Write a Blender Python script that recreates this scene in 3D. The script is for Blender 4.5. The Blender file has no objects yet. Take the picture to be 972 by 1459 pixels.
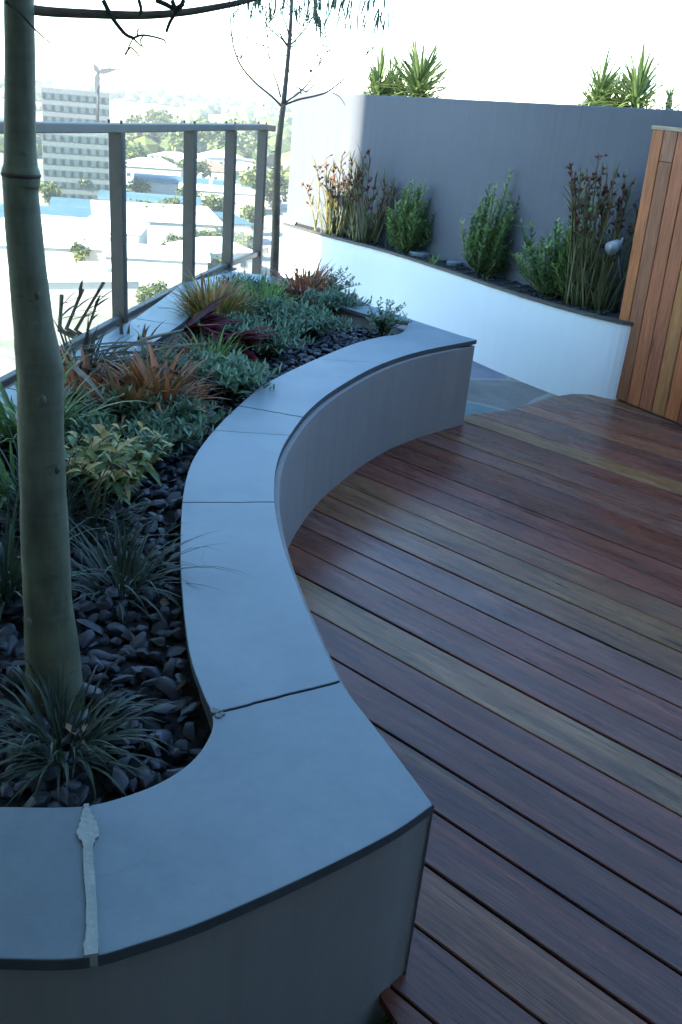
import bpy, bmesh, math, random
from mathutils import Vector, Matrix, noise
R = math.radians
rnd = random.Random(7)
scene = bpy.context.scene
COL = scene.collection

# ------------------------------------------------------------------ camera
F_PX, PITCH, ROLL, CAM_H = 1285.55, 0.4316265, 0.0932309, 1.5
PW, PH = 972, 1459
fw = Vector((0, math.cos(PITCH), -math.sin(PITCH)))
u0 = Vector((0, math.sin(PITCH), math.cos(PITCH)))
r0 = Vector((1, 0, 0))
ri = math.cos(ROLL) * r0 + math.sin(ROLL) * u0
up = -math.sin(ROLL) * r0 + math.cos(ROLL) * u0
cam_d = bpy.data.cameras.new('camera')
cam = bpy.data.objects.new('camera', cam_d); COL.objects.link(cam)
cam.matrix_world = Matrix(((ri.x, up.x, -fw.x, 0), (ri.y, up.y, -fw.y, 0), (ri.z, up.z, -fw.z, CAM_H), (0, 0, 0, 1)))
cam_d.sensor_fit = 'VERTICAL'; cam_d.sensor_height = 36.0; cam_d.sensor_width = 24.0
cam_d.lens = F_PX / PH * 36.0
cam_d.clip_start = 0.05; cam_d.clip_end = 20000
scene.camera = cam

def ray(x, y): return fw + ri * ((x - PW / 2) / F_PX) - up * ((y - PH / 2) / F_PX)
def gp(x, y, z=0.0):
    d = ray(x, y); t = (z - CAM_H) / d.z
    return Vector((0, 0, CAM_H)) + d * t
def at(x, y, Y):
    d = ray(x, y); return Vector((0, 0, CAM_H)) + d * (Y / d.y)

# ------------------------------------------------------------------ object helpers
class MB:
    def __init__(s): s.v = []; s.f = []; s.t = []; s.m = []; s.tint = 0.5; s.mi = 0
    def add(s, vs, fs, tint=None):
        o = len(s.v); t = s.tint if tint is None else tint
        s.v += [tuple(p) for p in vs]; s.t += [t] * len(vs)
        for f in fs: s.f.append(tuple(i + o for i in f)); s.m.append(s.mi)
    def build(s, name, mats, parent=None, smooth=False, loc=None, kind=None):
        me = bpy.data.meshes.new(name); me.from_pydata(s.v, [], s.f); me.update()
        a = me.attributes.new('tint', 'FLOAT', 'POINT'); a.data.foreach_set('value', s.t)
        for m in (mats if isinstance(mats, (list, tuple)) else [mats]): me.materials.append(m)
        me.polygons.foreach_set('material_index', s.m)
        if smooth: me.polygons.foreach_set('use_smooth', [True] * len(s.f))
        o = bpy.data.objects.new(name, me); COL.objects.link(o)
        if parent: o.parent = parent
        if loc: o.location = loc
        if kind: o['kind'] = kind
        return o
    def box(s, c, sz, rz=0, tint=None):
        cx, cy, cz = c; x, y, z = sz[0] / 2, sz[1] / 2, sz[2] / 2; ca, sa = math.cos(rz), math.sin(rz)
        vs = []
        for k in (-z, z):
            for (i, j) in ((-x, -y), (x, -y), (x, y), (-x, y)): vs.append((cx + i * ca - j * sa, cy + i * sa + j * ca, cz + k))
        s.add(vs, [(3, 2, 1, 0), (4, 5, 6, 7), (0, 1, 5, 4), (1, 2, 6, 5), (2, 3, 7, 6), (3, 0, 4, 7)], tint)
    def tube(s, pts, rads, n=8, cap=True, tint=None):
        pts = [Vector(p) for p in pts]; vs = []; fs = []
        ref = Vector((0.3, 0.2, 1)).normalized()
        for i, p in enumerate(pts):
            d = (pts[min(i + 1, len(pts) - 1)] - pts[max(i - 1, 0)]).normalized()
            a = d.cross(ref)
            if a.length < .05: a = d.cross(Vector((1, 0, 0)))
            a.normalize(); b = d.cross(a)
            r = rads[i] if isinstance(rads, (list, tuple)) else rads
            for k in range(n):
                th = 2 * math.pi * k / n
                vs.append(p + (a * math.cos(th) + b * math.sin(th)) * r)
        for i in range(len(pts) - 1):
            for k in range(n): fs.append((i * n + k, i * n + (k + 1) % n, (i + 1) * n + (k + 1) % n, (i + 1) * n + k))
        if cap: fs.append(tuple(range(n))[::-1]); fs.append(tuple((len(pts) - 1) * n + k for k in range(n)))
        s.add(vs, fs, tint)
    def prism(s, poly, z0, z1, tint=None):
        n = len(poly); ar = sum(poly[i][0] * poly[(i + 1) % n][1] - poly[(i + 1) % n][0] * poly[i][1] for i in range(n))
        if ar < 0: poly = poly[::-1]
        vs = [(p[0], p[1], z0) for p in poly] + [(p[0], p[1], z1) for p in poly]
        s.add(vs, [tuple(range(n))[::-1], tuple(range(n, 2 * n))] + [(i, (i + 1) % n, n + (i + 1) % n, n + i) for i in range(n)], tint)

def tag(o, label=None, cat=None, group=None, kind=None):
    if label: o['label'] = label
    if cat: o['category'] = cat
    if group: o['group'] = group
    if kind: o['kind'] = kind
    return o
def thing(name, label, cat, loc=(0, 0, 0), rz=0, group=None):
    o = bpy.data.objects.new(name, None); COL.objects.link(o); o.empty_display_size = .1
    o.location = loc; o.rotation_euler = (0, 0, rz)
    return tag(o, label, cat, group)
KIDS = {}
def copy_thing(o, label=None, group=None):
    def cp(x, par):
        c = x.copy(); COL.objects.link(c); c.parent = par
        for ch in list(x.children): cp(ch, c)
        return c
    r = cp(o, None)
    if label: r['label'] = label
    if group: r['group'] = group
    return r
def bevel(o, w=.004, seg=2):
    m = o.modifiers.new('bevel', 'BEVEL'); m.width = w; m.segments = seg; m.limit_method = 'ANGLE'; m.angle_limit = R(35)
    return o

def catmull(pts, per=8, closed=False):
    P = [Vector(p) for p in pts]; n = len(P); out = []
    rng = n if closed else n - 1
    for i in range(rng):
        p1, p2 = P[i], P[(i + 1) % n]
        p0 = P[(i - 1) % n] if (closed or i > 0) else p1 * 2 - p2
        p3 = P[(i + 2) % n] if (closed or i + 2 < n) else p2 * 2 - p1
        for k in range(per):
            t = k / per
            out.append(.5 * ((2 * p1) + (p2 - p0) * t + (2 * p0 - 5 * p1 + 4 * p2 - p3) * t * t + (3 * p1 - p0 - 3 * p2 + p3) * t ** 3))
    if not closed: out.append(P[-1])
    return out
def resample(P, n):
    L = [0]
    for a, b in zip(P, P[1:]): L.append(L[-1] + (b - a).length)
    out = []; j = 0
    for k in range(n):
        s = L[-1] * k / (n - 1)
        while j < len(P) - 2 and L[j + 1] < s: j += 1
        t = (s - L[j]) / max(1e-9, L[j + 1] - L[j]); out.append(P[j].lerp(P[j + 1], min(1, t)))
    return out
def nearest_i(P, q): return min(range(len(P)), key=lambda i: (P[i] - q).length)
def inset(P, d):      # move an open polyline to its left by d
    out = []
    for i in range(len(P)):
        t = (P[min(i + 1, len(P) - 1)] - P[max(0, i - 1)]); t = Vector((t.x, t.y)).normalized()
        out.append(Vector((P[i].x - t.y * d, P[i].y + t.x * d)))
    return out

# ------------------------------------------------------------------ materials
class NT:
    def __init__(s, name):
        s.mat = bpy.data.materials.new(name); s.mat.use_nodes = True; s.n = s.mat.node_tree.nodes; s.l = s.mat.node_tree.links
        s.b = s.n['Principled BSDF']; s.out = s.n['Material Output']
    def node(s, t, **kw):
        x = s.n.new(t)
        for k, v in kw.items():
            if k in x.inputs.keys(): x.inputs[k].default_value = v
            else: setattr(x, k, v)
        return x
    def coord(s, scale=(1, 1, 1), kind='Object'):
        tc = s.n.new('ShaderNodeTexCoord'); mp = s.n.new('ShaderNodeMapping'); mp.inputs['Scale'].default_value = scale
        s.l.new(tc.outputs[kind], mp.inputs['Vector']); return mp.outputs['Vector']
    def noise(s, vec, scale, detail=5, rough=.6, dist=0):
        x = s.node('ShaderNodeTexNoise', Scale=scale, Detail=detail, Roughness=rough, Distortion=dist); s.l.new(vec, x.inputs['Vector']); return x.outputs['Fac']
    def ramp(s, fac, stops):
        x = s.n.new('ShaderNodeValToRGB'); e = x.color_ramp.elements
        while len(e) < len(stops): e.new(.5)
        for k, (p, c) in enumerate(stops):
            e[k].position = p; e[k].color = (c, c, c, 1) if isinstance(c, (int, float)) else (*c, 1)
        s.l.new(fac, x.inputs['Fac']); return x.outputs['Color']
    def mix(s, fac, a, b, mode='MIX'):
        x = s.n.new('ShaderNodeMix'); x.data_type = 'RGBA'; x.blend_type = mode
        for k, v in ((0, fac), (6, a), (7, b)):
            if hasattr(v, 'is_linked'): s.l.new(v, x.inputs[k])
            else: x.inputs[k].default_value = v if k == 0 else (*v, 1)
        return x.outputs[2]
    def bump(s, h, strength=.3, dist=.01):
        x = s.node('ShaderNodeBump', Strength=strength, Distance=dist); s.l.new(h, x.inputs['Height']); s.l.new(x.outputs['Normal'], s.b.inputs['Normal'])
    def col(s, c):
        if hasattr(c, 'is_linked'): s.l.new(c, s.b.inputs['Base Color'])
        else: s.b.inputs['Base Color'].default_value = (*c, 1)
    def attr(s, name='tint'):
        x = s.n.new('ShaderNodeAttribute'); x.attribute_name = name; return x

def plain(name, c, rough=.6, var=.15, scale=8, bump=.1, bscale=60, metal=0, spec=.5, stretch=(1, 1, 1), bdist=.004):
    m = NT(name); v = m.coord(stretch)
    a = tuple(x * (1 - var) for x in c); b = tuple(min(1, x * (1 + var)) for x in c)
    f = m.noise(v, scale, 6, .65); m.col(m.ramp(f, [(.3, a), (.7, b)]))
    m.b.inputs['Roughness'].default_value = rough; m.b.inputs['Metallic'].default_value = metal; m.b.inputs['Specular IOR Level'].default_value = spec
    if bump: m.bump(m.noise(v, bscale, 4, .6), bump, bdist)
    return m.mat

def leaf_mat(name, c0, c1, rough=.45, trans=.25, spec=.5):
    m = NT(name); a = m.attr(); v = m.coord()
    f = m.noise(v, 14, 3, .6)
    c = m.mix(a.outputs['Fac'], c0, c1); c = m.mix(1.0, c, m.ramp(f, [(.25, .72), (.75, 1.25)]), 'MULTIPLY')
    m.col(c); m.b.inputs['Roughness'].default_value = rough; m.b.inputs['Specular IOR Level'].default_value = spec
    tr = m.n.new('ShaderNodeBsdfTranslucent'); m.l.new(c, tr.inputs['Color'])
    mx = m.n.new('ShaderNodeMixShader'); mx.inputs[0].default_value = trans
    m.l.new(m.b.outputs[0], mx.inputs[1]); m.l.new(tr.outputs[0], mx.inputs[2]); m.l.new(mx.outputs[0], m.out.inputs['Surface'])
    return m.mat

def stone_mat():
    m = NT('bluestone'); v = m.coord()
    f1 = m.noise(v, 3.2, 6, .6, .4); f2 = m.noise(v, 26, 5, .7); f3 = m.noise(v, 160, 2, .5)
    a = m.attr()
    c = m.ramp(f1, [(.28, (.155, .190, .215)), (.5, (.19, .226, .25)), (.75, (.222, .258, .28))])
    c = m.mix(.35, c, m.ramp(f2, [(.3, .75), (.7, 1.2)]), 'MULTIPLY')
    c = m.mix(1.0, c, m.ramp(a.outputs['Fac'], [(0, .72), (1, 1.18)]), 'MULTIPLY')
    # fine dark hairline veins, broken up
    vo = m.node('ShaderNodeTexVoronoi', feature='DISTANCE_TO_EDGE', Scale=2.3)
    wv = m.node('ShaderNodeTexNoise', Scale=3.5, Detail=4); m.l.new(v, wv.inputs['Vector'])
    ad = m.node('ShaderNodeMix', data_type='VECTOR'); ad.inputs[0].default_value = .18; m.l.new(v, ad.inputs[4]); m.l.new(wv.outputs['Color'], ad.inputs[5]); m.l.new(ad.outputs[1], vo.inputs['Vector'])
    ln = m.ramp(vo.outputs['Distance'], [(.0, 1.0), (.008, 0.0)]); gate = m.ramp(m.noise(v, 2.1, 2), [(.57, 0.0), (.65, .35)])
    k = m.mix(1.0, ln, gate, 'MULTIPLY'); c = m.mix(k, c, (.13, .125, .12))
    # pale scuffs
    sc = m.noise(m.coord((1, 7, 1)), 7, 4, .7); c = m.mix(m.ramp(sc, [(.66, 0.0), (.8, .22)]), c, (.4, .4, .39))
    m.col(c); r = m.ramp(f2, [(.3, .36), (.7, .52)]); m.l.new(r, m.b.inputs['Roughness']); m.b.inputs['Specular IOR Level'].default_value = .55
    m.bump(m.mix(.4, f2, f3), .12, .003); return m.mat

def render_mat(name, c, streak=.12, rough=.8, bump=.25):
    m = NT(name); v = m.coord(); vs = m.coord((9, 9, .55))
    f1 = m.noise(v, 2.2, 6, .65); f2 = m.noise(vs, 2.4, 5, .6); f3 = m.noise(v, 190, 3, .6)
    k = m.ramp(f1, [(.3, 1 - streak * .8), (.7, 1 + streak * .6)]); k2 = m.ramp(f2, [(.3, 1 - streak), (.62, 1 + streak * .5)])
    cc = m.mix(1.0, m.mix(1.0, c, k, 'MULTIPLY'), k2, 'MULTIPLY'); m.col(cc)
    st = m.noise(m.coord((14, 14, .35)), 1.6, 4, .6); cc = m.mix(m.ramp(st, [(.60, 0.0), (.74, min(.22, streak * 2.2))]), cc, tuple(x * .62 for x in c))
    sp = m.noise(v, 48, 3, .7); cc = m.mix(m.ramp(sp, [(.70, 0.0), (.78, .3)]), cc, tuple(x * .7 for x in c))
    m.col(cc); m.b.inputs['Roughness'].default_value = rough; m.bump(m.mix(.5, f3, m.noise(v, 9, 5)), bump * 1.5, .004); return m.mat

def wood_mat(name, vary, gloss=(.3, .5), warmth=.55, bump=.35, spec=.4, fig=(.38, 1.65)):
    # colour comes from the per-board attribute 'board' ; UV runs along each board
    m = NT(name); uv = m.n.new('ShaderNodeUVMap'); uv.uv_map = 'UVMap'
    def mp(sc):
        x = m.n.new('ShaderNodeMapping'); x.inputs['Scale'].default_value = sc; m.l.new(uv.outputs[0], x.inputs['Vector']); return x.outputs[0]
    a = m.attr('board')
    broad = m.noise(mp((1.6, 11, 1)), 1.0, 6, .62, 1.5); grain = m.noise(mp((3.5, 95, 1)), 1.0, 6, .72, .8); fine = m.noise(mp((14, 330, 1)), 1.0, 4, .65)
    blot = m.noise(mp((2.0, 5, 1)), 1.0, 5, .6, .8); warm = m.noise(mp((.32, 13, 1)), 1.0, 3, .5, .5); hue = m.noise(mp((1.3, 7, 1)), 1.0, 4, .6, 1.0)
    c = m.mix(1.0, a.outputs['Color'], m.ramp(broad, [(.28, fig[0]), (.5, 1.0), (.74, fig[1])]), 'MULTIPLY')
    c = m.mix(m.ramp(warm, [(.57, 0.0), (.66, warmth)]), c, (.25, .118, .044))
    c = m.mix(m.ramp(hue, [(.50, 0.0), (.68, warmth * .8)]), c, (.20, .055, .03))
    c = m.mix(.85, c, m.ramp(grain, [(.30, .42), (.55, 1.05), (.78, 1.4)]), 'MULTIPLY')
    c = m.mix(.5, c, m.ramp(fine, [(.3, .55), (.7, 1.25)]), 'MULTIPLY')
    c = m.mix(m.ramp(blot, [(.56, 0.0), (.72, vary)]), c, (.10, .085, .085))       # greyed, worn patches
    ck = m.noise(mp((1.9, 48, 1)), 1.0, 3, .55, 2.2); ckm = m.ramp(ck, [(.655, 0.0), (.69, .9)]); c = m.mix(ckm, c, (.012, .009, .008))   # checks and dark gum veins
    vo = m.node('ShaderNodeTexVoronoi', Scale=1.0); m.l.new(mp((1.3, 7.5, 1)), vo.inputs['Vector'])
    c = m.mix(m.ramp(vo.outputs['Distance'], [(.04, .85), (.11, 0.0)]), c, (.02, .013, .010))     # knots
    m.col(c); m.l.new(m.mix(.5, m.ramp(grain, [(.3, gloss[1]), (.7, gloss[0])]), m.ramp(blot, [(.35, gloss[0] * .8), (.7, gloss[1] * 1.35)])), m.b.inputs['Roughness'])
    m.b.inputs['Specular IOR Level'].default_value = spec
    m.bump(m.mix(.5, grain, ck), bump, .0025); return m.mat

M = {}
M['stone'] = stone_mat()
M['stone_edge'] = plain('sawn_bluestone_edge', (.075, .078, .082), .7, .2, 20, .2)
M['render'] = render_mat('taupe_render', (.29, .268, .255), .07)
M['render_white'] = render_mat('white_render', (.87, .87, .86), .015, .75, .15)
M['render_grey'] = render_mat('grey_paint', (.098, .102, .122), .07, .7, .18)
M['grout'] = plain('grout', (.34, .35, .32), .85, .15, 40, .4, 120)
M['chip'] = plain('mortar_grey', (.2, .2, .19), .9)
M['joint'] = plain('joint', (.06, .06, .06), .9)
M['deck'] = wood_mat('deck_wood', .25, (.17, .36), .6, .5, .34)
M['clad'] = wood_mat('cladding_wood', .05, (.4, .6), .12, .3, .4, (.7, 1.25))
M['turbine'] = plain('dark_turbine_paint', (.02, .02, .022), .6)
M['soil'] = plain('soil', (.018, .016, .015), .95, .4, 30, .8, 90, bdist=.01)
M['dark'] = plain('gap_shade_black', (.01, .01, .01), .9)
M['steel'] = plain('weathered_steel', (.14, .122, .10), .55, .15, 10, .05, 90, metal=.15)
M['edge'] = plain('dark_metal_edge', (.07, .065, .06), .5, .2, 12)
M['lampmetal'] = plain('silver_metal', (.42, .44, .47), .45, .06, 12, .0, metal=.2)
M['black'] = plain('black_plastic', (.02, .02, .022), .5)
M['concrete'] = plain('roof_concrete', (.3, .3, .29), .9)

def pebble_mat():
    m = NT('dark_pebbles'); a = m.attr(); v = m.coord()
    c = m.ramp(a.outputs['Fac'], [(0, (.011, .012, .017)), (.55, (.030, .033, .045)), (1, (.085, .09, .112))])
    c = m.mix(.6, c, m.ramp(m.noise(v, 45, 4), [(.3, .65), (.7, 1.35)]), 'MULTIPLY'); m.col(c)
    m.b.inputs['Roughness'].default_value = .5; m.bump(m.noise(v, 90, 5), .4, .003); return m.mat
M['pebble'] = pebble_mat()

def paving_mat():
    m = NT('slate_paving'); v = m.coord()
    wv = m.node('ShaderNodeTexNoise', Scale=2.2, Detail=3); m.l.new(v, wv.inputs['Vector'])
    ad = m.node('ShaderNodeMix', data_type='VECTOR'); ad.inputs[0].default_value = .1; m.l.new(v, ad.inputs[4]); m.l.new(wv.outputs['Color'], ad.inputs[5])
    vo = m.node('ShaderNodeTexVoronoi', feature='DISTANCE_TO_EDGE', Scale=1.7); m.l.new(ad.outputs[1], vo.inputs['Vector'])
    vc = m.node('ShaderNodeTexVoronoi', Scale=1.7); m.l.new(ad.outputs[1], vc.inputs['Vector'])
    f = m.noise(v, 7, 6, .7)
    c = m.ramp(f, [(.3, (.10, .115, .105)), (.7, (.19, .20, .185))]); c = m.mix(.3, c, vc.outputs['Color'], 'SOFT_LIGHT')
    j = m.ramp(vo.outputs['Distance'], [(.018, 1.0), (.03, 0.0)]); c = m.mix(j, c, (.24, .24, .22)); m.col(c)
    m.b.inputs['Roughness'].default_value = .55; m.bump(m.mix(.5, f, m.ramp(vo.outputs['Distance'], [(0, 0.0), (.05, 1.0)])), .5, .006); return m.mat
M['paving'] = paving_mat()

def bark_mat(name, c0, c1, rings=True):
    m = NT(name); v = m.coord(); f = m.noise(m.coord((1, 1, .25)), 26, 6, .65); g = m.noise(m.coord((.6, .6, 7)), 9, 4, .6)
    c = m.ramp(f, [(.3, c0), (.7, c1)]); c = m.mix(.28, c, m.ramp(g, [(.35, .62), (.6, 1.15)]), 'MULTIPLY')
    bl0 = m.noise(m.coord((1, 1, .5)), 7, 5, .65); c = m.mix(.8, c, m.ramp(bl0, [(.32, .6), (.5, 1.0), (.7, 1.35)]), 'MULTIPLY')
    lt = m.noise(m.coord((22, 22, 90)), 1.0, 2, .5); c = m.mix(m.ramp(lt, [(.68, 0.0), (.74, .5)]), c, (.05, .045, .03))
    sp = m.noise(v, 34, 2, .5); c = m.mix(m.ramp(sp, [(.74, 0.0), (.80, .4)]), c, (.3, .31, .26))
    m.col(c); m.b.inputs['Roughness'].default_value = .65; m.bump(m.mix(.5, m.mix(.5, f, g), lt), .45, .004); return m.mat
M['bark'] = bark_mat('smooth_green_bark', (.088, .092, .054), (.18, .182, .112))
M['bark2'] = bark_mat('thin_brown_bark', (.12, .085, .06), (.22, .17, .11))
M['twig'] = plain('twig', (.055, .042, .032), .8)
M['twig2'] = plain('pale_twig', (.15, .115, .085), .8)
M['stem'] = plain('plant_stem', (.19, .15, .085), .7, .3, 20)
M['stem_green'] = plain('green_stem', (.10, .13, .05), .6, .3, 20)
M['grass'] = leaf_mat('dark_grass', (.014, .03, .016), (.085, .115, .055))
M['blue_leaf'] = leaf_mat('blue_green_leaf', (.05, .10, .05), (.25, .36, .21))
M['croton'] = leaf_mat('yellow_mottled_leaf', (.10, .19, .03), (.66, .42, .13))
M['orange_leaf'] = leaf_mat('orange_leaf', (.14, .11, .035), (.62, .22, .08))
M['rust'] = leaf_mat('rust_leaf', (.26, .09, .045), (.66, .27, .12))
M['burgundy'] = leaf_mat('burgundy_leaf', (.055, .009, .016), (.20, .022, .034), .6, .25, .25)
M['strap'] = leaf_mat('dark_strap_leaf', (.03, .032, .018), (.13, .10, .05), .6)
M['lime'] = leaf_mat('lime_leaf', (.11, .21, .04), (.33, .46, .12))
M['green'] = leaf_mat('mid_green_leaf', (.10, .17, .05), (.40, .50, .17))
M['olive'] = leaf_mat('olive_leaf', (.09, .12, .04), (.30, .25, .11))
M['paw'] = leaf_mat('brown_red_flower', (.10, .045, .03), (.26, .12, .07), .7)
M['yucca'] = leaf_mat('yucca_leaf', (.05, .085, .025), (.19, .25, .085), .55, .3)
M['treeleaf'] = leaf_mat('hanging_leaf', (.03, .05, .025), (.10, .13, .06))

# ------------------------------------------------------------------ DECK
DIR = Vector((-.7718, .6359)); NRM = Vector((-.6359, -.7718))
PITCHB, PHASE, GAP = .1435, -1.158, .0060
def BV(*a): return [Vector(p) for p in a]
deck_edge = BV((3.2, -2.6), (.80, .10), (.30, .90), (.19, 1.095), (.162, 1.15), (-.10, 1.5), (-.34, 2.0), (-.36, 2.6), (-.25, 3.2), (.0, 3.9), (.35, 4.40), (.56, 4.60),
               (.70, 4.70), (.86, 4.80), (1.04, 4.985), (1.236, 5.20), (1.38, 5.265), (1.54, 5.285), (1.75, 5.30), (2.4, 5.35), (4.5, 5.4))
deck_edge = deck_edge[:12] + catmull(deck_edge[12:], 5)
def cross_s(off):
    best = None
    for a, b in zip(deck_edge, deck_edge[1:]):
        da, db = a.dot(NRM) - off, b.dot(NRM) - off
        if da * db <= 0 and abs(da - db) > 1e-9:
            p = a.lerp(b, da / (da - db)); s = p.dot(DIR)
            if best is None or s < best: best = s
    return best
PAL = [(.17, .062, .036), (.15, .054, .034), (.195, .078, .042), (.14, .064, .045), (.175, .066, .038), (.235, .125, .052), (.128, .052, .038), (.185, .082, .043), (.17, .056, .036), (.20, .096, .046), (.15, .07, .05)]
def board_obj(name, mat, boards, kind=None, parent=None):
    """boards: list of (profile rows) -> one mesh with UV and per-board colour"""
    vs, fs, uvs, cols = [], [], [], []
    for (grid, us, tv, col) in boards:      # grid[i][j] Vector rows along the board, j over the cross-section
        o = len(vs); n = len(grid[0])
        for i, row in enumerate(grid):
            for j, p in enumerate(row): vs.append(p); uvs.append((us[i], tv[j])); cols.append(col)
        for i in range(len(grid) - 1):
            for j in range(n - 1): fs.append((o + i * n + j, o + i * n + j + 1, o + (i + 1) * n + j + 1, o + (i + 1) * n + j))
        fs.append(tuple(o + j for j in range(n))[::-1]); fs.append(tuple(o + (len(grid) - 1) * n + j for j in range(n)))
    me = bpy.data.meshes.new(name); me.from_pydata(vs, [], fs); me.update()
    uvl = me.uv_layers.new(name='UVMap')
    for lp in me.loops: uvl.data[lp.index].uv = uvs[lp.vertex_index]
    ca = me.attributes.new('board', 'FLOAT_COLOR', 'POINT')
    for i, c in enumerate(cols): ca.data[i].color = (*c, 1)
    bm = bmesh.new(); bm.from_mesh(me); bmesh.ops.recalc_face_normals(bm, faces=bm.faces); bm.to_mesh(me); bm.free()
    me.materials.append(mat); o = bpy.data.objects.new(name, me); COL.objects.link(o)
    if kind: o['kind'] = kind
    if parent: o.parent = parent
    return o
boards = []; order = {5: 5, 9: 5, 14: 9}
k = -22
drnd = random.Random(21); YEL = (6, 11, 20)
while True:
    off0 = PHASE - k * PITCHB           # nearer edge of the board; boards run to more negative offsets
    off1 = off0 - PITCHB + GAP
    if off1 < -5.6: break
    s0, s1 = cross_s(off0), cross_s(off1)
    k += 1
    if s0 is None or s1 is None: continue
    w = off0 - off1; prof = [(0, -.022), (0, -.0025), (.0025, 0), (w - .0025, 0), (w, -.0025), (w, -.022)]
    c = PAL[drnd.choice((0, 1, 2, 3, 4, 6, 7, 8, 9, 10))] if k not in YEL else PAL[5]
    j = drnd.uniform(.74, 1.25); c = tuple(x * j for x in c); dz = drnd.uniform(-.0012, .0012)
    sN = -4.5; grid = []; us = []
    for q in range(13):
        row = []
        for (t, z) in prof:
            sE = s0 + (s1 - s0) * (t / w); s = sE + (sN - sE) * q / 12
            p = NRM * (off0 - t) + DIR * s; row.append((p.x, p.y, z + dz))
        grid.append(row); us.append((s0 + (sN - s0) * q / 12) + k * 3.7)
    boards.append((grid, us, [k * 1.313 + t for t, z in prof], c))
board_obj('deck', M['deck'], boards, 'structure')
m = MB(); m.prism([(4.2, -2.3), (.95, .1), (.32, .98), (.15, 1.30), (-.2, 2.0), (-.2, 3.2), (.35, 4.3), (.70, 4.6), (1.2, 5.1), (1.9, 5.2), (5, 5.3)], -.060, -.045); m.build('gap_shade_sheet', M['dark'], kind='structure')  # black sheet standing in for shade, so the board gaps stay dark
# fascia board that closes the deck's far edge
m = MB(); fe = [p for p in deck_edge[11:] if p.x < 2.0]
for a, b in zip(fe, fe[1:]):
    d = (b - a).normalized(); nn = Vector((-d.y, d.x)) * .004
    m.add([(a.x, a.y, -.09), (b.x, b.y, -.09), (b.x, b.y, -.024), (a.x, a.y, -.024), (a.x + nn.x, a.y + nn.y, -.09), (b.x + nn.x, b.y + nn.y, -.09), (b.x + nn.x, b.y + nn.y, -.024), (a.x + nn.x, a.y + nn.y, -.024)], [(0, 1, 2, 3), (7, 6, 5, 4), (3, 2, 6, 7)])
m.build('deck_fascia', M['edge'], kind='structure')

# ------------------------------------------------------------------ BALUSTRADE LINE, ROOF SLAB, PAVING
BAL = BV((-1.62, -1.5), (-1.56, .5), (-1.47, 2.0), (-1.268, 3.43), (-1.16, 4.32), (-1.02, 5.32), (-.90, 6.02), (-.82, 7.02), (-.755, 8.30))
PZ = -.07
slab_poly = [(p.x - .05, p.y) for p in BAL] + [(-.80, 16), (9, 16), (9, -4), (-1.66, -4)]
m = MB(); m.prism(slab_poly, -33.5, -.13); m.build('roof_slab', M['concrete'], kind='structure')
m = MB()
pv = [(.30, 4.2), (1.0, 4.6), (1.9, 5.2), (1.6, 5.6), (1.25, 5.75), (.6, 6.7), (-.1, 7.6), (-.72, 8.3), (-.80, 7.0), (-.9, 5.6), (-.3, 5.0)]
m.prism(pv, -.128, PZ); m.build('paving', M['paving'], kind='structure')
m = MB(); m.prism([(-2.2, -2.0), (3.0, -2.6), (.9, .1), (.25, 1.25), (-.6, 1.2), (-1.4, 1.2), (-1.4, -1)], -.128, -.10); m.build('ground', M['soil'], kind='structure')

# ------------------------------------------------------------------ SEAT PLANTER
CZ0, CZ1 = .418, .44
def gl(pts): return [Vector(gp(x, y, CZ1).xy) for x, y in pts]
outer_c = catmull(gl([(680, 484), (600, 500), (540, 520), (480, 553), (440, 585), (410, 625), (395, 660), (391, 700), (395, 742), (408, 792), (430, 850), (455, 908), (485, 970), (520, 1017), (562, 1072), (617, 1146)]), 8)
outer_f = catmull(gl([(617, 1146), (560, 1185), (450, 1241), (300, 1308), (200, 1343), (118, 1364), (0, 1365)]) + BV((-.62, .80), (-.95, .78), (-1.40, .76)), 6)
inner_c = catmull(gl([(584, 457), (572, 474), (540, 480), (500, 491), (440, 516), (380, 546), (340, 578), (305, 613), (275, 655), (261, 705), (257, 780), (260, 850), (270, 930), (288, 985), (302, 1018), (300, 1045), (275, 1082), (230, 1113), (170, 1136), (110, 1148), (0, 1148)]) + BV((-.70, 1.06), (-1.00, 1.05), (-1.16, 1.05)), 6)
seat = thing('curved_planter', 'long curved taupe planter with a wide bluestone cap that serves as a bench', 'planter', (0, 0, 0))
# the rest of the ring: back end, balustrade side, near left (out of the picture)
back_out = BV((.585, 4.525), (.33, 4.80), (.06, 5.10), (-.12, 5.42), (-.51, 5.72), (-.82, 5.72), (-1.03, 5.24), (-1.05, 4.75), (-1.075, 4.3), (-1.15, 3.7), (-1.24, 3.1), (-1.38, 2.2), (-1.44, 1.5), (-1.40, .76))
back_in = BV((.27, 4.80), (.05, 4.86), (-.14, 5.04), (-.30, 5.28), (-.56, 5.48), (-.74, 5.46), (-.80, 5.10), (-.82, 4.70), (-.85, 4.25), (-.93, 3.62), (-1.02, 3.02), (-1.13, 2.2), (-1.17, 1.5), (-1.16, 1.05))
crn = random.Random(3)
def wob(a, b, amp, seed, sgn):
    out = []
    for q in range(1, 22):
        t = q / 22; d = (b - a).normalized(); nn = Vector((-d.y, d.x)); out.append(a.lerp(b, t) + nn * (amp * (noise.noise(Vector((t * 5, seed, 0))) * 1.4 + .5 * noise.noise(Vector((t * 15, seed, 3))) + sgn * .12 * (1 + noise.noise(Vector((t * 9, seed, 7 + sgn)))))))
    return out
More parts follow.
